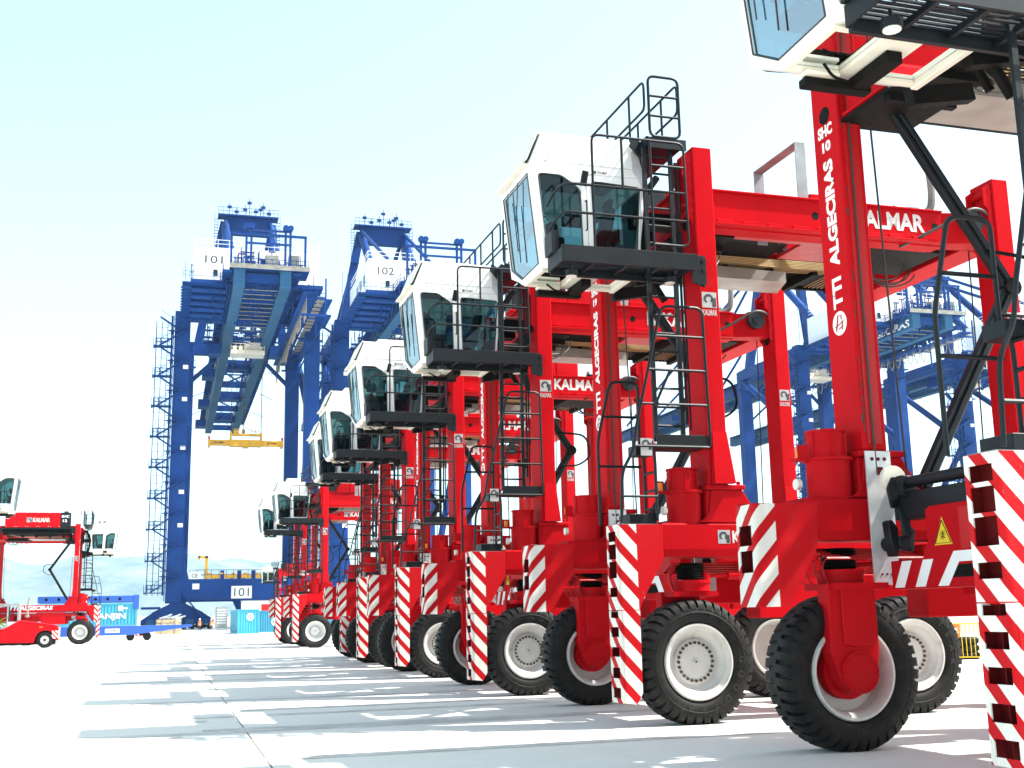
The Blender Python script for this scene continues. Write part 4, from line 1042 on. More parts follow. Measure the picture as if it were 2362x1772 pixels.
    for yy in (192, 206, 222, 236): ff.beam((24.9, yy, 56.5), (28.0, yy, 56.5), .3, .3); ff.beam((28.0, yy, 53), (28.0, yy, 60), .25, .25)
    ff.box(24.0, 26.6, 190, 250, 56.9, 57.0); ff.box(27.9, 28.1, 190, 238, 52.8, 53.1); ff.beam((23.6, 190, 53), (28, 190, 53), .35, .35)
    for k in range(20): ff.box(26.5, 26.6, 190+k*3, 190.1+k*3, 57, 58.2)
    BG(ff, 'festoon_frame')
    # machinery house
    hb = MB(); hb.box(6.0, 28.0, 196, 219, 60.35, 61.0)
    for k in range(5): hb.cyl((6.2, 198.5+k*4.4, 59.9), (12.0, 198.5+k*4.4, 59.9), .55, 10); hb.cyl((23.9, 198.5+k*4.4, 59.9), (27.8, 198.5+k*4.4, 59.9), .55, 10)
    hb.box(4.6, 6.0, 196, 219, 60.3, 60.5)
    for k in range(12): hb.box(4.4, 6.0, 196.5+k*1.9, 197.2+k*1.9, 59.6, 59.75)
    hbo = BH(hb, 'house_base')
    hs = MB(); hs.box(6.4, 27.4, 197, 218.6, 61.02, 67.0); ho = BH(hs, 'machinery_house', 'house', root, .05)
    rl = MB()
    for k in range(12): rl.box(6.4+k*1.9, 6.48+k*1.9, 197.0, 197.08, 67.0, 68.4)
    for z in (67.7, 68.4): rl.box(6.4, 27.4, 197.0, 197.07, z-.04, z+.04); rl.box(6.4, 6.47, 197.08, 218, z-.04, z+.04)
    BH(rl, 'roof_railing', 'house', ho)
    rl = MB()
    for k in range(9): rl.box(4.7+k*1.0, 4.75+k*1.0, 196.0, 196.06, 61.0, 62.3)
    for z in (61.6, 62.3): rl.box(4.7, 12.7, 196.0, 196.05, z-.03, z+.03)
    BH(rl, 'house_railing', 'blue', ho)
    wd = MB()
    for k in range(3): wd.box(6.36, 6.39, 200+k*4, 202+k*4, 63.2, 65.0)
    wd.box(9.6, 10.3, 196.95, 196.99, 62.0, 63.1); BH(wd, 'house_window', 'glassd', ho)
    # end frame over the near girder ends
    ef = MB()
    for x in (12.2, 14.6, 15.4, 21.0, 21.8, 24.3): ef.box(x-.18, x+.18, 190.2, 190.6, 60.3, 67.6 if 13 < x < 23 else 66.4)
    for z in (64.9, 67.2): ef.box(14.4, 22.0, 190.15, 190.5, z-.15, z+.15)
    ef.box(12.0, 24.5, 190.1, 190.4, 66.2, 66.6) ; ef.box(12, 25, 189.6, 195.5, 60.32, 60.6)
    for x in (14.6, 15.4, 21.0, 21.8): ef.cyl((x, 189.9, 67.8), (x, 190.7, 67.8), .5, 12)
    for k in range(14): ef.box(12+k*.98, 12.08+k*.98, 189.5, 189.58, 60.6, 62.0)
    for z in (61.3, 62.0): ef.box(12, 24.9, 189.5, 189.56, z-.04, z+.04)
    for k in range(5): ef.box(12.5+k*2.3, 13.9+k*2.3, 191, 193, 60.6, 61.6+.4*(k % 3))
    BG(ef, 'end_frame')
    eb = MB(); eb.box(12.0, 25.0, 189.45, 189.5, 60.25, 61.05); eb.box(17.8, 19.9, 190.5, 192, 61.0, 63.0); eb.box(21.6, 23.4, 190.8, 192, 61.4, 63.3); BG(eb, 'kick_board', 'plate')
    ug = MB()
    for k in range(11): ug.box(14.6, 20.1, 193+k*2.9, 193.35+k*2.9, 57.6, 57.65)
    for k in range(18): ug.box(26.8, 28.2, 193+k*2.6, 194.6+k*2.6, 57.0, 57.1)
    BG(ug, 'underside_slat', 'plate')
    cl = MB(); random.seed(31)
    for k in range(190):
        x = random.choice((random.uniform(14.6, 20.0), random.uniform(14.6, 20.0), random.uniform(22.5, 28.5), random.uniform(9.5, 12))); y = random.uniform(191, 246); z = random.uniform(57.2, 59.6); a = random.uniform(.1, .5)
        cl.box(x-a*2, x+a*2, y-.2, y+.2, z-a*.4, z+a*.4) if k % 2 else cl.box(x-.08, x+.08, y-a, y+a, z-a*2, z+a*1.5)
    for y in (194, 201, 208, 215, 223, 230):
        cl.box(14.5, 20.2, y, y+.35, 57.5, 58.0); cl.beam((14.5, y, 57.8), (20.2, y+6.5, 57.8), .2, .2)
    for k in range(16): cl.box(28.6+k*.2, 28.66+k*.2, 214+k*.4, 214.1+k*.4, 58.9, 60.2)
    cl.box(28.0, 31.5, 212, 222, 58.6, 58.9); cl.box(27.8, 29.8, 197, 212, 57.6, 57.8)
    for k in range(8): cl.box(28.0+k*.45, 28.06+k*.45, 211.9, 211.96, 58.9, 60.2)
    cl.box(28, 31.5, 211.9, 211.95, 60.15, 60.22)
    for k in range(26):
        y = 250+k*3.9
        for x in (14.75, 19.95): cl.box(x-.05, x+.05, y, y+.1, 60.2, 61.5)
        if k % 3 == 0: cl.box(14.6, 20.1, y, y+.25, 59.2, 59.5)
    for x in (14.75, 19.95):
        for z in (60.8, 61.5): cl.box(x-.04, x+.04, 250, 350, z-.04, z+.04)
    for x in (16.0, 16.4, 18.4, 18.8): cl.box(x-.05, x+.05, 192, 351, 59.0, 59.1)
    for y in (262, 300, 332): cl.box(15.0, 19.7, y, y+2.0, 58.3, 60.4); cl.box(9.6, 12.4, y, y+5, 56.4, 58.2)
    for k in range(60):
        x = random.uniform(12.2, 24.6); y = random.uniform(190.8, 196); h = random.uniform(.6, 4.2)
        cl.box(x-.07, x+.07, y-.07, y+.07, 60.4, 60.4+h)
        if k % 3 == 0: cl.box(x-.6, x+.6, y-.1, y+.1, 60.4+h-.2, 60.4+h)
        if k % 5 == 0: cl.box(x-.5, x+.5, y-.4, y+.4, 60.4, 61.6)
    for k in range(46):
        x = random.uniform(9.0, 12.4); y = random.uniform(191, 236); z = random.uniform(57.4, 60.4)
        cl.box(x-.5, x+.5, y-.06, y+.06, z-.05, z+.05) if k % 2 else cl.box(x-.05, x+.05, y-.05, y+.05, z-1.1, z+1.1)
    for k in range(40):
        x = random.uniform(22.2, 27.5); y = random.uniform(191, 240); z = random.uniform(57.4, 61.0)
        cl.box(x-.7, x+.7, y-.06, y+.06, z-.05, z+.05) if k % 2 else cl.box(x-.05, x+.05, y-.05, y+.05, z-1.0, z+1.0)
    for x in (12.3, 22.4): 
        for k in range(12): cl.beam((x, 191+k*4, 57.6), (x, 195+k*4, 60.2), .12, .12); cl.beam((x, 195+k*4, 57.6), (x, 191+k*4, 60.2), .12, .12)
    BG(cl, 'crane_clutter')
    # apex frame and stays
    af = MB()
    for s, x0, x1 in ((1, 8.0, 13.0), (-1, 26.2, 23.0)):
        af.beam((x0, 250, 57), (x1, 249.5, 86), 1.7, 1.9, (0, 1, 0))
        af.cyl((x1+s*.2, 248, 85), (x1+s*.6, 222, 61), .85, 14)
    afo = B(af, 'apex_leg')
    ab = MB(); ab.box(13.0, 23.0, 248.8, 250.2, 83.4, 87.2); ab.box(11.6, 24.4, 247.6, 251, 87.2, 87.5); abo = B(ab, 'apex_beam')
    ar = MB()
    for k in range(14): ar.box(11.6+k*.98, 11.66+k*.98, 247.6, 247.66, 87.5, 89.0)
    for z in (88.2, 89.0): ar.box(11.6, 24.4, 247.6, 247.66, z-.04, z+.04)
    for x, h in ((14.0, 90.6), (15.5, 89.6), (17.3, 90.2), (18.2, 91.8), (19.6, 89.9), (20.6, 90.4), (21.2, 91.0), (22.4, 89.6)):
        ar.box(x-.06, x+.06, 249, 249.1, 87.5, h); ar.box(x-.45, x+.45, 249, 249.5, h-1.2, h-.7)
    for x in (11.3, 24.5):
        for k in range(12): ar.box(x-.35, x+.35, 249, 249.1, 79.4+k*.65, 79.5+k*.65)
        ar.box(x-.4, x-.32, 249, 249.1, 79, 88); ar.box(x+.32, x+.4, 249, 249.1, 79, 88)
    ar.box(11.0, 12.6, 248, 250, 78.6, 79.4); B(ar, 'apex_platform', 'blue', abo)
    sy = MB()
    for x, g_ in ((13.2, 13.6), (22.8, 21.1)):
        for y1 in (296, 344): sy.cyl((x, 250, 86), (g_, y1, 60.2), .32, 10)
        sy.cyl((x, 248.6, 86.2), (g_, 197, 60.3), .38, 10)
    B(sy, 'stay_bar')
    # stair tower on the left land leg
    tw_ = MB(); z = 6.5; k = 0
    while z < 55:
        x0, x1 = (.4, 2.7)
        tw_.box(x0-.2, x1+.8, 218.6, 220.6, z-.12, z)
        for xx in (x0-.15, x0+.8, x1): tw_.box(xx, xx+.07, 218.6, 218.67, z, z+1.3)
        for zz in (z+.65, z+1.3): tw_.box(x0-.15, x1, 218.55, 218.66, zz-.07, zz+.07)
        for xx in (-.5, .1, .7, 1.3, 1.9): tw_.box(x0+xx, x0+xx+.09, 218.5, 218.6, z, z+1.35)
        tw_.box(x0-.5, x0-.2, 218.6, 220.6, z-.25, z+.05); tw_.box(2.9, 3.5, 218.6, 220.4, z+2.5, z+3.0)
        tw_.box(2.5, 6.3, 218.3, 218.9, z+2.7, z+2.85); tw_.box(2.5, 6.3, 218.3, 218.36, z+3.6, z+3.7)
        tw_.beam((1.0, 218.7, z), (5.2, 218.5, z+2.75), .22, .8, (0, 1, 0)); tw_.beam((5.2, 219.6, z+2.8), (1.0, 219.6, z+5.55), .22, .8, (0, 1, 0))
        tw_.beam((1.0, 218.5, z+1.1), (5.2, 218.4, z+3.85), .07, .07); tw_.beam((5.2, 218.5, z+3.9), (1.0, 218.5, z+6.65), .07, .07)
        z += 5.6; k += 1
    tw_.box(3.35, 3.5, 218.5, 218.65, 5, 57); tw_.box(.3, .45, 219.5, 219.6, 6, 56); tw_.box(1.3, 1.42, 219.5, 219.6, 6, 56); tw_.box(2.3, 2.42, 219.5, 219.6, 6, 56); tw_.box(2.95, 3.3, 219.0, 219.3, 6, 57)
    for k in range(34): tw_.box(.3, 2.4, 219.5, 219.56, 7+k*1.45, 7.05+k*1.45)
    tw_.box(-.4, 2.9, 218, 221, 3.6, 4.0); tw_.beam((6.6, 218.6, 6.2), (10.8, 218.6, 1.2), .25, .9, (0, 1, 0))
    B(tw_, 'stair_tower')
    lm = MB(); x0, y0 = 6.1, 220
    for dx in (0, 1.5): lm.box(x0+dx, x0+dx+.14, y0, y0+.14, 57.4, 67.5)
    lm.box(x0-1.0, x0-.92, y0, y0+.1, 57, 68)
    for k in range(7): lm.beam((x0, y0, 57.6+k*1.4), (x0+1.6, y0, 59+k*1.4), .1, .1); lm.beam((x0+1.6, y0, 57.6+k*1.4), (x0, y0, 59+k*1.4), .1, .1); lm.box(x0, x0+1.6, y0, y0+.1, 58.9+k*1.4, 59+k*1.4)
    B(lm, 'lattice_mast')
    fl = MB()
    for z in (18, 24, 32, 41, 47): fl.box(5.3, 6.2, 218.5, 218.85, z, z+.7)
    fl.box(8.2, 9.4, 218.7, 218.98, 7.0, 8.0); B(fl, 'crane_floodlight', 'house')
    for x, y in ((28.9, 220), (28.0, 249), (6.2, 249)):
        pf = MB(); pf.box(x-2.4, x+1.8, y-1.8, y-1.1, 53.2, 53.5)
        for k in range(7): pf.box(x-2.4+k*.68, x-2.34+k*.68, y-1.8, y-1.74, 53.5, 54.8)
        pf.box(x-2.4, x+1.8, y-1.8, y-1.74, 54.75, 54.82); B(pf, 'leg_platform')
    # trolley
    tr = MB(); tr.box(14.4, 21.6, 236, 244, 56.4, 57.6); tr.box(14.8, 21.0, 237, 238, 55.6, 56.4); B(tr, 'trolley')
    tc = MB(); tc.box(17.0, 20.6, 234.5, 237.6, 54.4, 57.9); tc.box(14.4, 21.0, 233.6, 237.6, 53.6, 54.4)
    for k in range(8): tc.box(14.4+k*.93, 14.48+k*.93, 233.6, 233.68, 54.4, 55.7)
    for z in (55.0, 55.7): tc.box(14.4, 21.0, 233.6, 233.66, z-.05, z+.05)
    for k in range(3): tc.box(14.8+k*1.2, 15.6+k*1.2, 234.4, 235.2, 54.4, 55.4)
    tco = B(tc, 'trolley_cabin', 'cream')
    cw = MB(); cw.box(18.2, 19.0, 234.46, 234.49, 56.2, 57.1); B(cw, 'cabin_window', 'glassd', tco)
    return root
def crane_numbers(root, num):
    sg = MB(); sg.box(15.0, 18.6, 218.90, 218.97, 5.3, 7.5); s = sg.build('number_sign', 'print', root, off=CO)
    tx = MB(); lettering(tx, num, (15.5, 218.88, 5.65), (1, 0, 0), (0, 0, 1), 2.6, 1.5, .0); tx.build('sign_number', 'ink', s, off=CO)
    tx = MB(); lettering(tx, num, (8.2, 196.97, 61.0), (1, 0, 0), (0, 0, 1), 2.9, 1.35, .0); tx.build('house_number', 'ink', root, off=CO)
cr = crane()
CR = [(0.0, '101', 'blue quay crane numbered 101 standing clear at left, yellow spreader hanging under its boom'),
      (29.6, '102', 'blue quay crane numbered 102 rising behind the white carrier cabs'),
      (130.3, None, 'blue quay crane seen between the red columns right of the picture centre'),
      (171.7, '11', 'blue quay crane farthest right, its leg between the columns near the right picture edge')]
for i, (dx, num, lab) in enumerate(CR):
    c = cr if i == 0 else copy_tree(cr)
    c.location = (CO[0]+dx, CO[1], 0); c.rotation_euler.z = -.02
    c['label'] = lab; c['category'] = 'crane'; c['group'] = 'blue quay cranes along the berth'
    c['__n'] = num or ''
bpy.context.view_layer.update()
cr_all = [o for o in bpy.data.objects if o.get('__n') is not None]
for o in cr_all:
    n_ = o['__n']; del o['__n']
    if n_ in ('101', '102'): crane_numbers(o, n_)
    elif n_:
        sg = MB(); sg.box(3.9+6.7-2, 3.9+6.7+1.4, 218.90, 218.97, 53.4+1.3, 55.6+1.3); s = sg.build('number_sign', 'print', o, off=CO)
        tx = MB(); lettering(tx, n_, (9.1, 218.88, 55.0), (1, 0, 0), (0, 0, 1), 1.9, 1.5); tx.build('sign_number', 'ink', s, off=CO)
tx = MB(); lettering(tx, 'TTI ALGECIRAS', (12.66, 212, 55.75), (0, -1, 0), (0, 0, 1), 21, 1.5, .03)
tx.build('lettering', 'print', [o for o in bpy.data.objects if o.get('label', '').startswith('blue quay crane seen')][0], off=CO)
# CE mark plate on crane 101
ce = MB(); ce.box(7.6, 9.6, 218.92, 218.98, 8.82, 10.0); ceo = ce.build('mark_plate', 'print', cr, off=CO)
tx = MB(); lettering(tx, 'CE', (8.0, 218.90, 9.05), (1, 0, 0), (0, 0, 1), 1.1, .7); tx.build('lettering', 'ink', ceo, off=CO)

# yellow container spreader hanging from crane 101
sp = empty('hoist_spreader', (18.5, 240, 36.5), 0, 'yellow container spreader hanging by ropes under the boom of crane 101', 'spreader')
def SB(mb, n, mt, p, bev=0): return mb.build(n, mt, p, bevel=bev, off=(0, 0, 0))
q = MB(); q.box(-3.2, 3.2, -.9, .9, -.7, .6); q.plate([[(-.9, .6), (-.5, -.95), (.5, -.95), (.9, .6)]], 'y', -1.0, 1.0); SB(q, 'spreader_body', 'yellow', sp, .04)
for s in (-1, 1):
    q = MB(); q.box(*sorted((s*3.2, s*7.3)), -.55, .55, -.55, .55); a = SB(q, 'telescopic_arm', 'yellow', sp, .03)
    tx = MB(); lettering(tx, 'BROMMA', (s*5.2-1.0, -.56, -.22), (1, 0, 0), (0, 0, 1), 2.0, .42, .03); SB(tx, 'lettering', 'ink', a)
    q = MB(); q.box(*sorted((s*7.0, s*7.4)), -1.2, 1.2, -.9, .5); SB(q, 'corner_frame', 'yellow', sp, .03)
    q = MB(); q.box(*sorted((s*7.05, s*7.4)), -.3, .0, .5, 1.3); q.box(*sorted((s*7.1, s*7.35)), -1.15, -.9, -.85, 1.0); SB(q, 'flipper_arm', 'red', sp)
q = MB(); q.box(-3.2, -2.8, -.4, .4, .6, 2.2); q.box(2.8, 3.2, -.4, .4, .6, 2.2); q.box(-3.2, 3.2, -.5, .5, 1.5, 1.9)
for x in (-2.4, -1.2, -.6, 1.0, 1.8, 2.6): q.box(x-.06, x+.06, -.4, -.3, 1.9, 2.9)
q.box(-2.5, -1.3, -.4, -.32, 2.75, 2.87); q.box(.9, 2.7, -.4, -.32, 2.4, 2.5); q.box(-2.4, -1.4, -.3, .3, 1.9, 2.6); SB(q, 'headblock', 'yellow', sp)
q = MB()
for x in (-3.0, 3.0): q.cyl((x, -.2, 2.2), (x, -.2, 21), .06, 6); q.cyl((x, .3, 2.2), (x, .3, 21), .06, 6)
q.cyl((-.5, 0, 2), (-.5, 0, 21), .07, 6); SB(q, 'hoist_rope', 'cable', sp)
q = MB(); q.cyl((-.5, 0, 1.9), (-.5, 0, 2.8), .28, 10); SB(q, 'cable_basket', 'blackm', sp)
# spare yellow spreader frame lying on the portal beam, with a davit
sp2 = empty('spare_spreader', (16.0, 219.9, 8.81), 0, 'long yellow lifting frame lying on top of the portal beam of crane 101', 'spreader')
q = MB(); q.box(-5.4, 8.0, -.4, .4, .1, .75)
for k in range(7): q.box(-5.2+k*2.1, -4.6+k*2.1, -.5, .5, .75, 1.1)
SB(q, 'frame_beam', 'yellow', sp2)
dv = MB(); dv.box(-5.7, -5.2, -.25, .25, .0, 4.1); dv.box(-6.9, -5.2, -.25, .25, 3.7, 4.1); dv.box(-6.95, -6.6, -.25, .25, 3.4, 4.1); SB(dv, 'davit', 'yellow', sp2)

# ------------------------------------------------------------------ containers
def container(x, y, z, L, W, H, mat, rz=0, name='shipping_container', label='', group=None, text=None, tx0=0, logo=None):
    """corner origin at the -x -y bottom corner; long side along local x"""
    root = empty(name, (x, y, z), rz, label, 'container', group)
    fr = MB()
    for a in (0, L-.16):
        for b in (0, W-.16): fr.box(a, a+.16, b, b+.16, 0, H)
    for b in (0, W-.12):
        fr.box(.16, L-.16, b, b+.12, 0, .16); fr.box(.16, L-.16, b, b+.12, H-.12, H)
    for a in (0, L-.12): fr.box(a, a+.12, .16, W-.16, 0, .16); fr.box(a, a+.12, .16, W-.16, H-.12, H)
    fr.build('corner_frame', mat, root)
    def corr(x0, x1, fx):
        n = max(3, int((x1-x0)/.28)); pts = []
        for k in range(n):
            a = x0+(x1-x0)*k/n; d = (x1-x0)/n
            pts += [(a, .03), (a+d*.36, .03), (a+d*.5, .075), (a+d*.86, .075)]
        pts.append((x1, .03)); mb = MB()
        for (a, p), (b, q_) in zip(pts, pts[1:]): mb.quad(fx(a, p, .16), fx(b, q_, .16), fx(b, q_, H-.12), fx(a, p, H-.12))
        return mb
    corr(.16, L-.16, lambda a, d, zz: (a, d, zz)).build('side_panel', mat, root); corr(.16, L-.16, lambda a, d, zz: (a, W-d, zz)).build('side_panel', mat, root)
    corr(.16, W-.16, lambda a, d, zz: (d, a, zz)).build('end_panel', mat, root); corr(.16, W-.16, lambda a, d, zz: (L-d, a, zz)).build('end_panel', mat, root)
    MB().box(.1, L-.1, .1, W-.1, H-.06, H-.02).build('roof_panel', mat, root); MB().box(.1, L-.1, .1, W-.1, .02, .14).build('floor_panel', mat, root)
    if text:
        tx = MB(); lettering(tx, text, (tx0, -.004, H*.24), (1, 0, 0), (0, 0, 1), 2.9, .62, .03); tx.build('lettering', 'print', root)
    if logo:
        lx, lz, s = logo; lg = MB(); pts = []
        n = 24
        for k in range(n):
            a, b = k/n*6.283, (k+1)/n*6.283
            lg.quad((lx+s*math.cos(a), -.004, lz+s*math.sin(a)), (lx+s*math.cos(b), -.004, lz+s*math.sin(b)), (lx+s*.72*math.cos(b), -.004, lz+s*.72*math.sin(b)), (lx+s*.72*math.cos(a), -.004, lz+s*.72*math.sin(a)))
        lg.box(lx-.42*s, lx-.18*s, -.008, -.005, lz-.5*s, lz+.5*s); lg.box(lx+.18*s, lx+.42*s, -.008, -.005, lz-.5*s, lz+.5*s); lg.beam((lx-.18*s, -.0065, lz-.2*s), (lx+.18*s, -.0065, lz+.2*s), .003, .22*s, (0, 1, 0))
        lg.build('round_logo', 'print', root)
    return root
# teal container on the blue roll trailer
YT = 109.5
c1 = container(-8.7, YT+.1, 1.30, 8.2, 2.44, 1.95, 'teal', label='teal HANJIN container lying on the blue roll trailer', text='HANJIN', tx0=4.35)
lb = MB(); lb.box(6.6, 7.0, -.006, -.002, 1.28, 1.72); lb.box(7.0, 7.4, -.006, -.002, 1.44, 1.55); lb.build('label_sheet', 'print', c1)
fl = empty('flat_rack', (-6.6, YT+1.3, 3.27), 0, 'blue flat rack stacked on the teal HANJIN container', 'flat rack')
q = MB(); q.box(-2.1, 6.2, -1.22, -1.0, 0.05, .62); q.box(-2.1, 6.2, 1.0, 1.22, 0.05, .62); q.box(-2.0, 6.1, -1.0, 1.0, .1, .3); SB(q, 'rack_frame', 'trailer', fl, .02)
q = MB(); q.box(5.75, 6.22, -1.24, 1.24, -.55, .68); SB(q, 'end_wall', 'trailer', fl, .02)
q = MB()
for k in range(7): q.cyl((-1.4+k*1.0, -1.225, .35), (-1.4+k*1.0, -1.215, .35), .13, 12)
SB(q, 'lashing_hole', 'blackm', fl)
tr = empty('roll_trailer', (-4, YT+1.3, 0), 0, 'long low blue roll trailer carrying the teal container, its neck tapering to the right', 'trailer')
q = MB(); q.plate([[(-9, .62), (-9, 1.28), (8.2, 1.28), (8.2, 1.10), (3.2, .50), (-6, .42)]], 'y', -1.35, 1.35); SB(q, 'trailer_bed', 'trailer', tr, .02)
for x in (3.0, 4.4):
    for yv in (-1.1, .7):
        q = MB(); q.cyl((x, yv, .36), (x, yv+.4, .36), .36, 20); SB(q, 'trailer_wheel', 'tyre', tr)
for x, wd, s_ in ((-1.2, .9, 'MAFI'), (.9, 1.2, '25 KM/H')):
    q = MB(); q.box(x, x+wd, -1.362, -1.352, .72, 1.06); pl_ = SB(q, 'sign_plate', 'print', tr)
    tx = MB(); lettering(tx, s_, (x+.12, -1.366, .80), (1, 0, 0), (0, 0, 1), wd-.24, .18, .02); SB(tx, 'lettering', 'ink', pl_)
# timber bundle and scrap on the quay beyond the trailer
tb = empty('timber_bundle', (2.75, 140, 0), 0, 'strapped bundle of pale timber boards lying beside the foot of crane 101', 'timber')
random.seed(8)
for r_ in range(4):
    q = MB(); z = .15+r_*.42
    for k in range(6):
        q.box(-1.3+random.uniform(-.06, .06), 1.35+random.uniform(-.06, .06), -.9+k*.3, -.64+k*.3, z, z+.36)
    SB(q, 'board_layer', 'wood', tb)
q = MB(); q.box(-.7, -.62, -.97, .95, .12, 1.87); q.box(.7, .78, -.97, .95, .12, 1.87); SB(q, 'strap', 'grey', tb)
tp = MB()
for k in range(5): tp.beam((-1+.4*k, -.3, 2.0), (-.2+.5*k, .5, 2.25+.2*(k % 2)), .3, .12)
o = tp.build('scrap_heap', 'grey'); o.location = (2.75, 140, -.12); tag(o, 'small heap of grey scrap metal lying on the timber bundle', 'scrap')
eng = empty('engine_part', (.15, 138, 0), 0, 'rusty red engine part on a small pallet right of the teal container', 'machine part')
q = MB(); q.cyl((-.4, 0, .75), (.4, 0, .75), .42, 14); q.cyl((0, -.4, .6), (0, .4, 1.2), .28, 12); q.box(-.5, .5, -.4, .4, .12, .5); SB(q, 'engine_body', 'blackm', eng, .03)
q = MB(); q.box(-.9, .8, -.6, .6, .05, .14); q.box(-.9, -.7, -.6, .6, .14, .5); SB(q, 'red_cradle', 'redside', eng)
container(9.95, 139.0, 0, 12.2, 2.44, 2.75, 'teal', rz=R(90), label='teal container standing end on beside the crane foot, round logo on its end') .location = (12.75, 139.0, 0)
c2 = bpy.data.objects['shipping_container.001']
lg = MB(); n = 24
for k in range(n):
    a, b = k/n*6.283, (k+1)/n*6.283; f = lambda r, t: (-.004, 1.05+r*math.cos(t), 1.9+r*math.sin(t))
    lg.quad(f(.42, a), f(.42, b), f(.30, b), f(.30, a))
lg.box(-.006, -.003, .88, .98, 1.7, 2.1); lg.box(-.006, -.003, 1.12, 1.22, 1.7, 2.1); lg.box(-.0055, -.0035, .98, 1.12, 1.84, 1.96); lg.build('round_logo', 'print', c2)
container(13.3, 148.0, 0, 12.2, 2.44, 2.6, 'teald', label='teal container with round logo behind the end-on one, half hidden by the carriers', logo=(2.2, 1.25, .5))
# white gatehouse with a red stripe behind the containers
gh = empty('site_cabin', (16.6, 176, 0), 0, 'low white site cabin with a red band behind the teal containers', 'cabin')
q = MB(); q.box(-3, 3, -1.5, 1.5, 0, 4.1); SB(q, 'wall', 'house', gh, .03); q = MB(); q.box(-.4, 3.02, -1.53, -1.505, 2.7, 3.7); SB(q, 'red_band', 'redside', gh)
q = MB(); q.box(-3.1, 3.1, -1.6, 1.6, 4.1, 4.25); SB(q, 'roof', 'grey', gh)
for x in (-2.2, -1.2): q = MB(); q.box(x, x+.7, -1.53, -1.505, 1.6, 2.6); SB(q, 'window', 'glassd', gh)
cbx = empty('switch_cabinet', (11.6, 190, 0), 0, 'tall pale grey switch cabinet standing under the portal beam of crane 101', 'cabinet')
q = MB(); q.box(-.9, .9, -.5, .5, .3, 3.6); SB(q, 'cabinet_body', 'grey', cbx, .03)
q = MB()
for k in range(6): q.box(-.7, .7, -.53, -.505, 1.0+k*.4, 1.2+k*.4)
SB(q, 'louvre', 'wear', cbx)
q = MB(); q.box(-1.0, 1.0, -.6, .6, 0, .3); SB(q, 'plinth', 'conc', cbx)

# ------------------------------------------------------------------ heavy forklift at the left edge
fk = empty('heavy_forklift', (-8.12, 88.6, 0), 0, 'red heavy forklift with a glazed cab parked in front of the carrier SHC 12', 'forklift')
prof = [(-3.0, .55), (-3.0, 1.55), (-1.6, 1.75), (-1.2, 1.85), (.1, 2.62), (1.3, 2.46), (2.6, 2.22), (3.45, 2.08), (3.62, 1.8), (3.62, .75), (3.3, .62), (3.12, .62)]
cx_, r0 = 2.45, .92
arch = [(cx_+r0*math.cos(R(a)), .72+r0*math.sin(R(a))) for a in (0, 25, 50, 75, 100, 125, 150, 172)]
bd = MB(); bd.plate([prof[:-2]+[(3.4, .60)]+arch+[(1.45, .5)]], 'y', -1.25, 1.25); SB(bd, 'body', 'red', fk, .05)
fk.scale = (.72, .72, .72)
q = MB(); q.box(1.3, 3.3, -1.0, 1.0, .35, 1.6); q.box(-2.9, 1.4, -1.0, 1.0, .32, .6); SB(q, 'chassis', 'blackm', fk)
for x, yv in ((2.45, -1.30), (2.45, .75), (-2.4, -1.35), (-2.4, .8)):
    q = MB(); q.lathe([(.38, .03), (.55, -.01), (.70, .04), (.745, .14), (.745, .42), (.70, .52), (.38, .55)], x, .745, 36, y=yv); wlo = SB(q, 'wheel', 'tyre', fk)
    q = MB(); q.lathe([(.39, .02), (.36, .03), (.33, .10), (.22, .12), (.20, .03), (.10, .02), (.0, .02)], x, .745, 28, y=yv); SB(q, 'rim', 'rim', wlo)
    q = MB(); q.cyl((x, yv+.02, .745), (x, yv-.02, .745), .12, 10); SB(q, 'hub', 'blackm', wlo)
cbp = MB(); o_ = [(-3.0, 1.75), (-2.5, 3.9), (-.2, 4.25), (.05, 4.1), (.05, 1.9)]; hol = [(-2.75, 2.0), (-2.35, 3.72), (-1.05, 3.98), (-1.05, 2.0)]; ho2 = [(-.92, 2.1), (-.92, 3.95), (-.12, 3.95), (-.12, 2.1)]
cbp.plate([o_, hol, ho2], 'y', -.95, -.88); cbp.plate([o_, hol, ho2], 'y', .55, .62); cbp.box(-2.5, .0, -.87, .54, 4.10, 4.2); cbp.box(-.05, .04, -.87, .54, 1.9, 4.1)
cab = SB(cbp, 'cab_frame', 'grey', fk)
q = MB(); q.add([(x, -.92, z) for x, z in hol], [(0, 1, 2, 3)]); q.add([(x, -.92, z) for x, z in ho2], [(0, 1, 2, 3)]); SB(q, 'cab_window', 'glass', cab)
q = MB(); q.box(-.95, -.1, -.965, -.955, 1.75, 2.5); SB(q, 'door_panel', 'wear', cab)
q = MB()
for a, b in (((-2.7, -.6, 2.0), (-1.2, -.6, 2.9)), ((-2.7, -.6, 2.9), (-1.2, -.6, 2.1)), ((-2.6, -.5, 2.4), (-1.1, -.5, 2.5))): q.beam(a, b, .09, .12)
SB(q, 'hose_boom', 'warn', fk)
q = MB(); q.tube(rp([(.75, -.7, 2.85), (.75, -.7, 4.3), (.85, -.7, 4.75)], .2), .085, 10); q.cyl((.72, -.7, 2.9), (.72, -.7, 3.1), .2, 14); SB(q, 'exhaust_stack', 'plate', fk)
q = MB(); q.box(-3.0, -1.9, -1.262, -1.252, .95, 1.05); q.box(-3.0, -1.8, -1.262, -1.252, 1.35, 1.42); SB(q, 'side_stripe', 'print', fk)
q = MB(); q.box(1.9, 2.2, -1.262, -1.252, 1.9, 2.0); SB(q, 'marker_lamp', 'orange', fk)
M['strK'] = stripe_mat('stripes_forklift', 1, None)
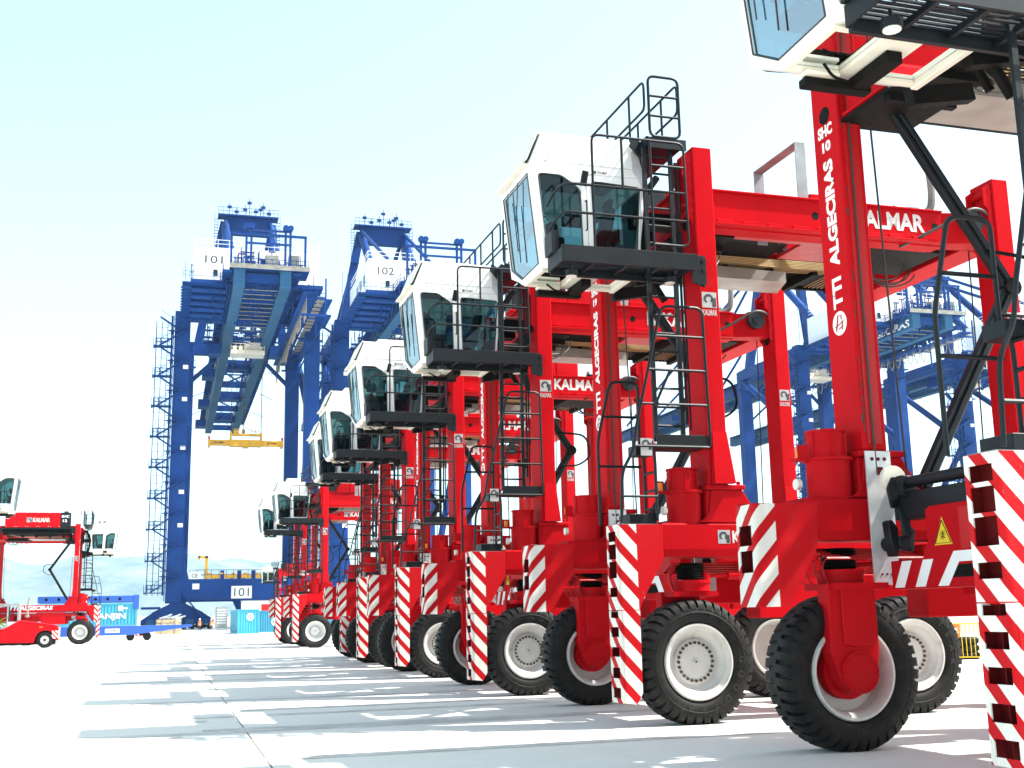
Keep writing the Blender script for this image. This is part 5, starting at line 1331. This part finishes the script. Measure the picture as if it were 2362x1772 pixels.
q = MB(); q.box(3.62, 3.635, -1.1, 1.1, .8, 1.9); q.box(3.05, 3.6, -1.262, -1.252, .85, 1.6); SB(q, 'warning_stripe', 'strK', fk)
q = MB()
for x, z in ((-3.4, 3.35), (-2.6, 3.2), (-1.7, 3.1), (-4.2, 3.3)): q.box(x-.3, x+.3, -.2, .5, z-.3, z+.3)
# ------------------------------------------------------------------ two workers
def person(x, y, rz, h, label, arm):
    root = empty('person', (x, y, 0), rz, label, 'person', 'workers in orange vests near the crane foot')
    me = bpy.data.meshes.new('body'); s = h/1.76
    J = {'p': (0, 0, .95), 'w': (0, 0, 1.12), 'c': (0, -.02, 1.35), 'n': (0, 0, 1.50), 'h': (0, -.03, 1.60), 't': (0, -.01, 1.72),
         'sl': (-.2, 0, 1.42), 'el': (-.27, .03, 1.14), 'hl': (-.24, -.1 if arm else .02, .90), 'fl': (-.24, -.14 if arm else .0, .82),
         'sr': (.2, 0, 1.42), 'er': (.28, .04, 1.14), 'hr': (.24, -.05, .90), 'fr': (.23, -.06, .82),
         'il': (-.1, 0, .90), 'kl': (-.12, -.03, .50), 'al': (-.13, .03, .08), 'tl': (-.14, -.14, .04),
         'ir': (.1, 0, .90), 'kr': (.13, -.05, .50), 'ar': (.14, .02, .08), 'tr': (.16, -.15, .04)}
    rad = {'p': .14, 'w': .13, 'c': .16, 'n': .06, 'h': .095, 't': .06, 'sl': .07, 'el': .05, 'hl': .04, 'fl': .03, 'sr': .07, 'er': .05, 'hr': .04, 'fr': .03, 'il': .1, 'kl': .065, 'al': .05, 'tl': .04, 'ir': .1, 'kr': .065, 'ar': .05, 'tr': .04}
    E_ = ['pw', 'wc', 'cn', 'nh', 'ht'] 
    K = list(J); ed = [(K.index(a), K.index(b)) for a, b in (('p', 'w'), ('w', 'c'), ('c', 'n'), ('n', 'h'), ('h', 't'), ('c', 'sl'), ('sl', 'el'), ('el', 'hl'), ('hl', 'fl'), ('c', 'sr'), ('sr', 'er'), ('er', 'hr'), ('hr', 'fr'), ('p', 'il'), ('il', 'kl'), ('kl', 'al'), ('al', 'tl'), ('p', 'ir'), ('ir', 'kr'), ('kr', 'ar'), ('ar', 'tr'))]
    me.from_pydata([tuple(c*s for c in J[k]) for k in K], ed, [])
    o = link('body', me, root); md = o.modifiers.new('skin', 'SKIN'); o.modifiers.new('sub', 'SUBSURF').levels = 1
    for i, k in enumerate(K):
        v = me.skin_vertices[0].data[i]; v.radius = (rad[k]*s, rad[k]*s); v.use_root = (k == 'p')
    dg = bpy.context.evaluated_depsgraph_get(); ev = bpy.data.meshes.new_from_object(o.evaluated_get(dg)); o.modifiers.clear(); o.data = ev; ev.name = 'body'
    for mt in ('skin', 'cloth'): ev.materials.append(M[mt])
    for p in ev.polygons: p.material_index = 0 if (p.center.z > 1.46*s or (p.center.z < .92*s and abs(p.center.x) > .19*s and p.center.z > .7*s)) else 1; p.use_smooth = True
    def lat(rings, n=14):
        mb = MB(); mb.smooth = True; vs = [(rx*math.cos(k/n*6.283)*s, (ry*math.sin(k/n*6.283)+oy)*s, z*s) for rx, ry, oy, z in rings for k in range(n)]
        mb.add(vs, [(r*n+k, r*n+(k+1) % n, (r+1)*n+(k+1) % n, (r+1)*n+k) for r in range(len(rings)-1) for k in range(n)]); return mb
    lat([(.19, .155, 0, .86), (.185, .15, 0, 1.0), (.20, .165, 0, 1.2), (.23, .17, 0, 1.38), (.17, .13, 0, 1.48), (.08, .08, 0, 1.50)]).build('vest', 'vest', root)
    lat([(.192, .157, 0, 1.06), (.194, .16, 0, 1.12)]).build('reflective_band', 'print', root)
    lat([(.135, .15, -.02, 1.66), (.115, .13, -.01, 1.70), (.11, .12, 0, 1.76), (.06, .07, 0, 1.81), (.01, .01, 0, 1.82)]).build('helmet', 'print', root)
    return root
person(7.4, 168, R(-25), 1.78, 'worker in orange vest and dark trousers, left of the two under crane 101', 1)
person(8.9, 167, R(200), 1.72, 'worker in orange vest and dark trousers, right of the two under crane 101', 0)

# ------------------------------------------------------------------ right background: barrier, tyres, vehicles
def barrier(x, y, rz, L, label, sign):
    root = empty('crowd_barrier', (x, y, 0), rz, label, 'barrier', 'yellow crowd barriers behind the nearest carrier')
    fr = MB(); fr.tube(rp([(0, 0, .12), (0, 0, 1.12), (L, 0, 1.12), (L, 0, .12)], .08, 4, True), .022, 6, True); SB(fr, 'frame', 'warn', root)
    n = int(L/.125)
    for k in range(1, n):
        b = MB(); b.tube([(k*L/n, 0, .14), (k*L/n, 0, 1.10)], .012, 5); SB(b, 'bar', 'warn', root)
    for a in (.15, L-.15):
        f = MB(); f.box(a-.03, a+.03, -.28, .28, .0, .03); f.box(a-.02, a+.02, -.02, .02, .03, .13); SB(f, 'foot', 'warn', root)
    if sign:
        q = MB(); q.plate([[(L*.28, 1.10), (L*.28, .72), (L*.30, .70), (L*.33, .74), (L*.36, .70), (L*.38, .74), (L*.385, 1.10)]], 'y', -.04, -.025); s_ = SB(q, 'sign_board', 'orange', root)
        t_ = MB(); lettering(t_, 'MC', (L*.305, -.045, .90), (1, 0, .1), (0, 0, 1), .14, .09, .04); t_.box(L*.30, L*.37, -.043, -.041, .86, .875); SB(t_, 'lettering', 'print', s_)
    return root
barrier(23.0, 31.3, R(-24), 2.5, 'yellow crowd barrier with an orange sign board standing before the dark tyre stacks', True)
barrier(25.4, 30.2, R(-24), 2.5, 'yellow crowd barrier without a sign, right of the one with the orange board', False)
random.seed(4)
def tyre_stack(x, y, n, label):
    root = empty('tyre_stack', (x, y, 0), random.uniform(0, 3), label, 'tyre stack', 'stacks of dark tyres behind the yellow barrier')
    for k in range(n):
        q = MB(); q.smooth = True; m_ = 20; vs = []; fs = []
        prf = [(.22, .0), (.36, -.11), (.42, -.06), (.42, .06), (.36, .11), (.22, .0)]
        for i in range(m_):
            a = i/m_*6.283
            for r, t in prf: vs.append((r*math.cos(a), r*math.sin(a), .12+k*.225+t))
        for i in range(m_):
            for j in range(5): fs.append((i*6+j, i*6+j+1, ((i+1) % m_)*6+j+1, ((i+1) % m_)*6+j))
        q.add(vs, fs); SB(q, 'tyre', 'tyre', root)
for k, (lab, n) in enumerate((('stack of four dark tyres behind the left part of the yellow barrier', 4), ('stack of three dark tyres behind the orange sign board', 3), ('stack of four dark tyres right of the orange sign board', 4), ('tall stack of five dark tyres behind the right part of the barrier', 5))):
    tyre_stack(23.9+k*.98, 32.4-k*.38, n, lab)
def van(x, y, rz, label):
    root = empty('parked_van', (x, y, 0), rz, label, 'van')
    q = MB(); q.plate([[(-2.1, .35), (-2.12, 1.0), (-2.0, 1.75), (-1.7, 1.88), (.5, 1.85), (1.2, 1.15), (2.05, .98), (2.12, .45), (2.0, .33)]], 'y', -.85, .85); b = SB(q, 'body', 'carw', root, .06)
    for pts in ([(-.1, 1.10), (-.1, 1.68), (.45, 1.70), (.95, 1.15)],):
        for v in (-.857, .857): q = MB(); q.add([(a, v, z) for a, z in pts], [(0, 1, 2, 3)]); SB(q, 'side_window', 'ink', b)
    q = MB(); q.add([(-2.085, -.62, 1.2), (-2.085, .62, 1.2), (-2.04, .60, 1.68), (-2.04, -.60, 1.68)], [(0, 1, 2, 3)]); SB(q, 'rear_window', 'ink', b)
    for x0 in (-1.35, 1.35):
        for v in (-.87, .70): q = MB(); q.cyl((x0, v, .31), (x0, v+.17, .31), .31, 18); w_ = SB(q, 'wheel', 'tyre', root); q = MB(); q.cyl((x0, v-.01, .31), (x0, v+.18, .31), .19, 14); SB(q, 'rim', 'rim', w_)
    q = MB()
    for v in (-.75, .6): q.box(-2.14, -2.1, v, v+.15, .95, 1.3)
    SB(q, 'tail_lamp', 'redside', root)
    q = MB(); q.box(-2.2, -2.08, -.8, .8, .38, .55); SB(q, 'rear_bumper', 'blackm', root)
    return root
van(47.0, 59.2, R(205), 'small white van parked beyond the yellow barrier, under the spreader of the nearest carrier')
tk = empty('red_truck', (56.0, 78, 0), R(178), 'red truck cab with a blue load parked behind the small white van', 'truck')
q = MB(); q.box(-.5, 1.9, -1.2, 1.2, .9, 3.0); q.box(-5.5, -.5, -.6, .6, .7, 1.1); SB(q, 'truck_cab', 'red', tk, .06)
q = MB(); q.box(-5.5, -.7, -1.2, 1.2, 1.2, 3.3); SB(q, 'load_box', 'trailer', tk, .04)
for x in (1.1, -3.2, -4.5):
    for v in (-1.22, .85): q = MB(); q.cyl((x, v, .52), (x, v+.37, .52), .52, 20); w_ = SB(q, 'wheel', 'tyre', tk); q = MB(); q.cyl((x, v-.01, .52), (x, v+.38, .52), .28, 14); SB(q, 'rim', 'rim', w_)
q = MB(); q.box(.4, 1.5, -1.215, -1.205, 1.9, 2.7); q.box(.4, 1.5, 1.205, 1.215, 1.9, 2.7); SB(q, 'side_window', 'ink', tk)
for k in range(6):
    x0, y0 = 36.0+k*3.3, 52.5-k*1.3
    q = empty('concrete_barrier', (x0, y0, 0), R(-21.5), None, None)
    mb = MB(); mb.plate([[(-.30, 0), (-.26, .12), (-.14, .32), (-.10, .8), (.10, .8), (.14, .32), (.26, .12), (.30, 0)]], 'x', 0, 3.2); SB(mb, 'barrier_block', 'conc', q, .02)
    mb = MB(); mb.box(.3, .45, -.305, -.25, 0, .1); mb.box(2.7, 2.85, -.305, -.25, 0, .1); SB(mb, 'drain_slot', 'ink', q)
    tag(q, ('first', 'second', 'third', 'fourth', 'fifth', 'sixth')[k]+' pale concrete block from the left in the line beyond the yellow fence', 'barrier', 'concrete barrier blocks beyond the yellow fence')

# ------------------------------------------------------------------ sea air
hz = MB().box(-9500, 12500, -400, 9500, -12, 900).build('haze', 'white'); tag(hz, kind='stuff')
hm = bpy.data.materials.new('haze_air'); hm.use_nodes = True; t = hm.node_tree
t.nodes.remove(t.nodes['Principled BSDF']); pv = t.nodes.new('ShaderNodeVolumePrincipled')
pv.inputs['Color'].default_value = (.55, .82, 1, 1); pv.inputs['Density'].default_value = .00006; pv.inputs['Anisotropy'].default_value = .2
t.links.new(pv.outputs[0], t.nodes['Material Output'].inputs['Volume'])
hz.data.materials.clear(); hz.data.materials.append(hm)
